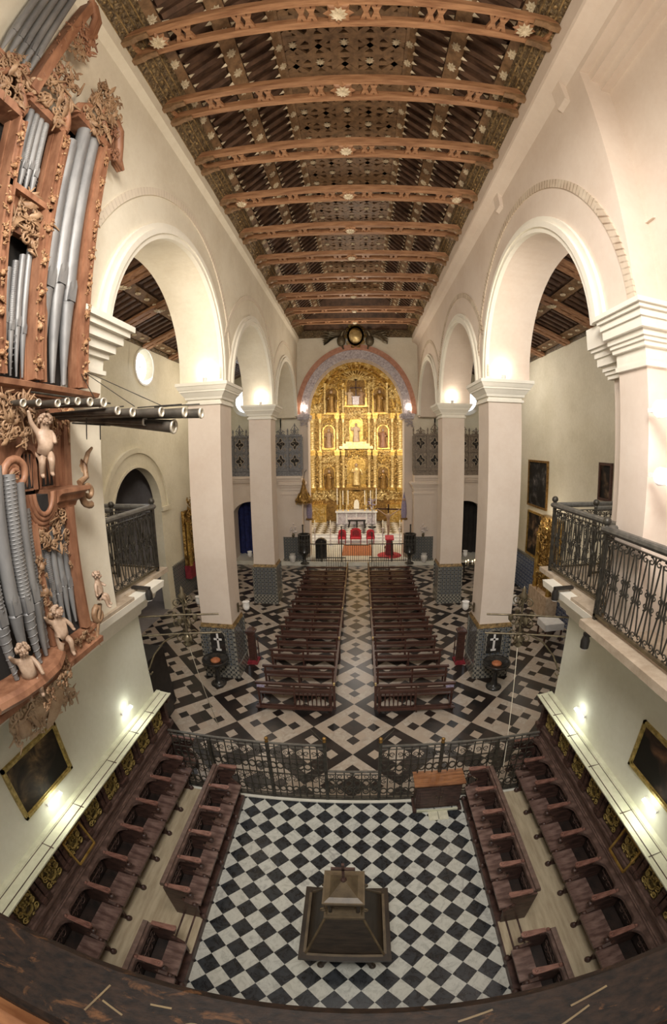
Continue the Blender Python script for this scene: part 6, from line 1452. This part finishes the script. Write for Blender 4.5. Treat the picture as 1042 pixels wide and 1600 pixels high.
statue(-2.55, rz_(762), 1.75, 'dark robed statue in the lower left niche of the altarpiece', 'gold_dark', pose=1)
statue(2.5, rz_(762), 1.75, 'dark robed statue in the lower right niche of the altarpiece', 'gold_dark')
statue(-2.55, rz_(699), 1.75, 'reddish gold statue in the middle left niche of the altarpiece', 'wood_carving')
statue(2.5, rz_(699), 1.75, 'orange robed statue in the middle right niche of the altarpiece', 'wood_organ', pose=1)
statue(0, rz_(756), 2.0, 'gilded central statue just above the altar canopy', 'gold_pale', 30.35)
statue(0, rz_(690), 1.7, 'pale statue in the small arched niche at the centre of the altarpiece', 'stone_carved', 30.4, 1)
statue(-2.3, rz_(645), 2.1, 'brown robed statue high at the left of the altarpiece', 'gold_dark')
statue(2.2, rz_(645), 2.1, 'brown robed statue high at the right of the altarpiece', 'gold_dark', pose=1)
statue(-.55, rz_(634), 1.5, 'left figure of the pair under the sunburst', 'stone_carved', 30.3, 1); statue(.5, rz_(634), 1.5, 'right figure of the pair under the sunburst', 'wood_carving', 30.3)
t = thing('crucifix', 'small crucifix between the two figures under the sunburst', 'crucifix', (AX, 30.4, .785 + rz_(634)))
q = MB(); q.box(-.05, .05, -.04, .04, 0, 2.3); q.box(-.55, .55, -.04, .04, 1.55, 1.66); q.build('cross', 'wood_pew', t); q = MB(); q.box(-.3, .3, -.25, .25, 0, .7); q.box(-.38, .38, -.3, .3, .7, .78); q.build('pedestal', 'silver_carved', t)

# --- altar, table, chairs
t = thing('altar', 'white carved marble high altar below the altarpiece', 'altar', (AX, 29.45, .785))
q = MB(); q.box(-1.9, 1.9, -.55, .5, 1.06, 1.18); q.build('mensa', 'marble_white', t)
q = MB(); q.box(-1.78, 1.78, -.42, .4, .1, 1.06); q.box(-1.85, 1.85, -.5, .45, 0, .1); q.build('front', 'silver_relief', t)
for x in (-1.75, -.9, 0, .9, 1.75): MB().box(x - .06, x + .06, -.46, -.42, .1, 1.06).build('pilaster', 'marble_white', t)
for i, u in enumerate((527, 536, 544, 570, 579, 588)):
    c_ = thing('altar_candle', '%s tall candle from the left on the high altar' % ORD[i], 'candle', ((u - 557) / 17.2 + AX, 29.35, 1.965), group='tall candles on the high altar')
    h = 1.5 if i in (0, 5) else 1.3; q = MB(); q.lathe([(.10, 0), (.08, .04), (.03, .08), (.04, .3), (.03, .5), (.06, .55)], 10); q.build('candlestick', 'gold', c_); q = MB(); q.lathe([(.035, .55), (.035, .55 + h), (.001, .57 + h)], 8); q.build('wax', 'wax', c_)
t = thing('flower_vase', 'purple flowers at the right end of the high altar', 'flowers', (AX + 1.35, 29.4, 1.965)); q = MB(); q.lathe([(.08, 0), (.1, .15), (.06, .3)], 10); q.build('vase', 'silver_carved', t)
q = MB(); rr = random.Random(5)
for i in range(40): q.ball((rr.gauss(0, .14), rr.gauss(0, .12), .65 + rr.gauss(0, .22)), .06, 6)
o = q.build('blossoms', 'flower_purple', t); o['kind'] = 'stuff'
t = thing('altar_table', 'low dark altar table with curved legs before the high altar', 'table', (-.17, 27.8, .785))
q = MB(); q.box(-.82, .82, -.4, .4, .70, .77); q.build('top', 'silver_carved', t); q = MB(); q.box(-.76, .76, -.36, .36, .55, .70); q.build('apron', 'black_wood', t)
for x in (-.68, 0, .68):
    for y in ((-.3, .3) if x else (-.3,)): q = MB(); q.tube([(x, y, .6), (x * .92, y, .4), (x * 1.02, y, .15), (x * 1.06, y, .0)], [.09, .07, .06, .08], 8); q.build('leg', 'black_wood', t)
t = thing('microphone_stand', 'thin black microphone stand right of the dark altar table', 'stand', (1.15, 27.6, .785)); q = MB(); q.lathe([(.35, 0), (.36, .05), (.02, .08)], 16); q.build('base', 'black_wood', t); q = MB(); q.tube([(0, 0, .05), (0, 0, 1.5), (-.15, -.15, 1.65)], .02, 6); q.build('pole', 'black_wood', t)
def chair(x, h, w_, label):
    t = thing('red_chair', label, 'chair', (x, 23.75, .27), group='red chairs before the altar steps')
    MB().box(-w_, w_, -.25, .25, .40, .50).build('seat', 'red_velvet', t)
    for sx in (-1, 1):
        for sy in (-1, 1): MB().box(sx * (w_ - .04) - .03, sx * (w_ - .04) + .03, sy * .21 - .03, sy * .21 + .03, 0, .4).build('leg', 'red_dark', t)
        q = MB(); q.box(sx * w_ - .03, sx * w_ + .03, -.22, .25, .62, .67); q.box(sx * w_ - .03, sx * w_ + .03, -.2, -.15, .4, .62); q.build('arm', 'red_dark', t)
    q = MB(); q.prism([(-w_, .5), (w_, .5), (w_, h - .18), (w_ * .6, h - .04), (0, h), (-w_ * .6, h - .04), (-w_, h - .18)], 'y', .2, .28); q.build('backrest', 'red_velvet', t)
    q = MB(); q.prism([(-w_ * .6, .6), (w_ * .6, .6), (w_ * .6, h - .25), (0, h - .12), (-w_ * .6, h - .25)], 'y', .17, .2); q.build('back_pad', 'red_dark', t)
chair(-1.28, 1.1, .30, 'left of the three red chairs below the altar'); chair(-.22, 1.2, .42, 'large red armchair in the middle of three'); chair(.92, 1.1, .30, 'right of the three red chairs below the altar')
q = MB(); q.box(-1.15, .95, 20.3, 23.4, .27, .285); solo(q, 'carpet', 'orange_red', 'orange red carpet on the sanctuary floor behind the gate', 'carpet', loc=(-.1, 21.9, .27))
for i, x in enumerate((-3.35, -2.15, 1.85, 3.15)):
    c_ = thing('candlestick', '%s tall silver candlestick from the left in the sanctuary' % ORD[i], 'candlestick', (x, 23.3, .27), group='tall sanctuary candlesticks')
    q = MB(); q.lathe([(.16, 0), (.14, .05), (.04, .12), (.06, .3), (.03, .5), (.05, .8), (.025, 1.0), (.08, 1.3), (.10, 1.34)], 12); q.build('stem', 'silver_carved', c_); q = MB(); q.lathe([(.035, 1.34), (.035, 1.95), (.001, 1.97)], 8); q.build('candle', 'wax', c_)
# ambo, crucifix, black cabinet
t = thing('ambo', 'lectern draped in dark red cloth right of the sanctuary gate', 'lectern', (2.15, 20.4, .27))
q = MB(); q.lathe([(.85, 0), (.8, .04), (.3, .07)], 20); q.build('cloth_foot', 'red_velvet', t); q = MB(); q.frus(0, 0, .05, 1.15, .30, .22, .2, .16); q.build('drape', 'red_dark', t); q = MB(); q.prism([(-.25, 1.12), (.25, 1.30), (.25, 1.38), (-.25, 1.2)], 'x', -.3, .3); q.build('desk', 'red_velvet', t)
t = thing('standing_crucifix', 'brown wooden crucifix with outstretched figure behind the red lectern', 'crucifix', (2.2, 22.4, .27))
q = MB(); q.box(-.06, .06, -.05, .05, .3, 3.3); q.bar((-.95, 0, 2.98), (.95, 0, 2.9), .1, .1); q.lathe([(.3, 0), (.28, .1), (.08, .3)], 12); q.build('cross', 'wood_pew', t)
skin('figure', {'pel': (0, -.1, 1.9, .09), 'che': (0, -.13, 2.35, .12), 'hed': (.03, -.17, 2.68, .085), 'hl': (.08, -.12, 1.8, .075), 'kl': (.07, -.2, 1.4, .055), 'fl': (.02, -.12, 1.0, .035), 'hr': (-.08, -.12, 1.8, .075), 'kr': (-.04, -.2, 1.4, .055), 'fr': (-.02, -.12, 1.0, .035), 'sl': (.18, -.12, 2.5, .055), 'el': (.5, -.1, 2.72, .04), 'wl': (.85, -.08, 2.95, .028), 'sr': (-.18, -.12, 2.5, .055), 'er': (-.5, -.1, 2.74, .04), 'wr': (-.85, -.08, 2.98, .028)},
     [('pel', 'che'), ('che', 'hed'), ('pel', 'hl'), ('hl', 'kl'), ('kl', 'fl'), ('pel', 'hr'), ('hr', 'kr'), ('kr', 'fr'), ('che', 'sl'), ('sl', 'el'), ('el', 'wl'), ('che', 'sr'), ('sr', 'er'), ('er', 'wr')], 'wood_cherub', t, 1)
t = thing('confession_cabinet', 'black arched cabinet behind the sanctuary railing, left', 'cabinet', (-2.52, 19.75, .27)); t.name = 'arched_cabinet'
q = MB(); q.prism([(-.37, 0), (.37, 0), (.37, 1.2), (.2, 1.35), (0, 1.4), (-.2, 1.35), (-.37, 1.2)], 'y', -.2, .2); q.build('body', 'black_wood', t); q = MB(); q.box(-.3, .3, -.22, -.2, .1, 1.1); q.build('door', 'black_stone', t)
# sanctuary railing
t = thing('altar_railing', 'dark iron railing with a central gate before the sanctuary', 'railing', (-.1, 18.85, .27))
bars = [x * .14 - 3.5 for x in range(51)]
b0 = None
for x in bars:
    h = 1.2 if abs(x) > .75 else 1.0
    if b0 is None: q = MB(); q.tube([(0, 0, 0), (0, 0, 1.15)], .014, 5); b0 = q.build('bar', 'iron', t); b0.location = (x, 0, .02)
    else: copy_part(b0, t, (x, 0, .02))
for x0, x1, z in ((-3.5, -.8, 1.18), (.8, 3.5, 1.18), (-.8, .8, 1.12)):
    MB().box(x0, x1, -.03, .03, z, z + .05).build('top_rail', 'iron', t); MB().box(x0, x1, -.02, .02, .06, .10).build('bottom_rail', 'iron', t)
for x, h in ((-.98, 2.3), (1.0, 1.9), (-3.5, 2.4), (3.5, 2.4), (-2.3, 1.3), (2.3, 1.3)):
    q = MB(); q.box(x - .035, x + .035, -.035, .035, 0, h); q.ball((x, 0, h + .05), .06, 8); q.build('post', 'iron', t)
# low gate panels in front of the step
for s in (-1, 1):
    t = thing('low_gate', 'low iron gate leaf standing open before the sanctuary step, %s' % SIDE[s], 'gate', (s * 1.35 - .05, 17.8, 0), group='open gate leaves')
    for k in range(9): MB().tube([(-.6 + .15 * k, 0, 0), (-.6 + .15 * k, 0, .85)], .013, 5).build('bar', 'iron', t)
    MB().box(-.62, .62, -.02, .02, .83, .88).build('top_rail', 'iron', t)
# pulpits and the gilded canopy
for s in (-1, 1):
    t = thing('pulpit', 'black iron pulpit on the %s chancel pier' % SIDE[s], 'pulpit', (s * 3.4 - .08, 18.5, .27))
    q = MB(); q.lathe([(.3, 0), (.12, .1), (.08, .4), (.2, .6), (.36, .72)], 12); q.build('stem', 'iron', t)
    q = MB(); q.lathe([(.36, .72), (.38, .76), (.35, .8), (.36, 1.85), (.42, 1.9), (.42, 1.95), (.33, 1.95), (.33, .8)], 12); q.build('drum', 'black_stone', t)
    q = MB()
    for k in range(12):
        a_ = 2 * PI * k / 12; q.scroll((.38 * math.cos(a_), .38 * math.sin(a_), 1.3), (-math.sin(a_), math.cos(a_), 0), UZ, .1, 1.3, .014, 1, 12, 4); q.scroll((.38 * math.cos(a_), .38 * math.sin(a_), 1.6), (-math.sin(a_), math.cos(a_), 0), UZ, .08, 1.3, .014, -1, 12, 4); q.tube([(.38 * math.cos(a_ + .26), .38 * math.sin(a_ + .26), .8), (.38 * math.cos(a_ + .26), .38 * math.sin(a_ + .26), 1.9)], .018, 4)
    q.build('ironwork', 'iron_grey', t)
t = thing('pulpit_canopy', 'carved gilded pulpit canopy hanging by the left chancel pier', 'canopy', (-3.45, 18.7, 4.25))
q = MB(); q.lathe([(.52, 0), (.56, .08), (.54, .2), (.42, .34), (.36, .46), (.24, .7), (.16, .95), (.09, 1.2), (.12, 1.3), (.001, 1.6)], 16); q.build('body', 'gold_dark', t); q = MB()
for k in range(10): a_ = 2 * PI * k / 10; q.carve((.52 * math.cos(a_), .52 * math.sin(a_), .1), (-math.sin(a_), math.cos(a_), 0), UZ, .3, .3, 5, 160 + k); q.leaf((.5 * math.cos(a_), .5 * math.sin(a_), .15), (-.3 * math.cos(a_), -.3 * math.sin(a_), 1), (-math.sin(a_), math.cos(a_), 0), .5, .09, .06)
q.build('crest', 'gold', t); q = MB(); q.tube([(0, 0, 1.5), (0, .5, 1.9), (0, 1.3, 2.0)], .025, 6); q.build('hanger', 'iron', t)
for s in (-1, 1):
    t = thing('violet_statue', 'small violet draped statue on the %s chancel pier above the pulpit' % SIDE[s], 'statue', (s * 3.18 - .1, 19.95, 3.0)); q = MB(); q.lathe([(.16, 0), (.2, .3), (.17, .9), (.09, 1.35), (.02, 1.7), (.001, 1.8)], 12); q.build('drape', 'flower_purple', t); q = MB(); q.ball((0, -.1, 1.25), .08, 8, 1.2); q.build('face', 'wood_cherub', t); q = MB(); q.box(-.22, .22, -.2, .1, -.1, 0); q.build('shelf', 'gold_dark', t)
    t = thing('flower_stand', 'vase of white flowers on the %s tiled pilaster' % SIDE[s], 'flowers', (s * 4.25, 18.75, 1.96 - 0)); q = MB(); q.lathe([(.07, 0), (.1, .15), (.05, .28)], 10); q.build('vase', 'bronze', t); q = MB(); rr = random.Random(9 + s)
    for i in range(22): q.ball((rr.gauss(0, .1), rr.gauss(0, .07), .5 + rr.gauss(0, .13)), .06, 6)
    o = q.build('blossoms', 'flower_white', t); o['kind'] = 'stuff'
    t.location = (s * 4.25, 18.92, 1.9)
    t = thing('white_vase', 'white glass vase before the %s tiled pilaster' % SIDE[s], 'vase', (s * 4.3, 18.62, .27), group=None); q = MB(); q.lathe([(.12, 0), (.2, .2), (.24, .42), (.16, .5), (.2, .58)], 14); q.build('body', 'cloth_white_glass', t); q = MB(); q.lathe([(.16, .5), (.001, .48)], 12); q.build('water', 'dark_void', t)
# arms with eagles over the chancel arch
t = thing('coat_of_arms', 'carved coat of arms with two dark eagles above the chancel arch', 'coat of arms', (-.1, 19.95, 14.45))
q = MB(); q.lathe([(.001, .24), (.38, .22), (.48, .10), (.52, 0)], 24, (0, .1, .75), (0, -1, 0), sy=1.25); q.build('shield', 'gold_pale', t)
q = MB(); q.ring('y', (0, .75), .44, .55, -.22, .0, 0, 2 * PI, 28, 1.25)
for k in range(10): q.scroll((.6 * math.cos(k * PI / 5), -.1, .75 + .74 * math.sin(k * PI / 5)), (math.cos(k * PI / 5), 0, math.sin(k * PI / 5)), (-math.sin(k * PI / 5), 0, math.cos(k * PI / 5)), .14, 1.3, .035, 1, 12, 5); q.build('shield_rim', 'gold', t)
q = MB(); q.carve((0, -.1, 1.55), (1, 0, 0), UZ, .8, .4, 16, 170); q.lathe([(.3, 1.42), (.36, 1.55), (.25, 1.68), (.05, 1.78)], 12, sy=.4); q.build('crown', 'gold_green', t)
for s in (-1, 1):
    q = MB(); q.ball((s * .95, -.05, .45), .30, 12, 1.3, 1, .7); q.tube([(s * .95, -.05, .8), (s * .85, -.15, 1.05), (s * .75, -.25, 1.1)], [.13, .1, .04], 8)
    for k in range(9): q.leaf((s * (1.0 + .09 * k), -.1, .80 - .02 * k), (s * .9, -.12, .22 - .16 * k), (0, .4, 1), 1.2 - .07 * k, .13, .10)
    q.tube([(s * .9, -.05, .15), (s * .8, -.1, -.15)], [.09, .05], 6); q.build('eagle', 'bronze', t)
# lamps that light the sanctuary steps
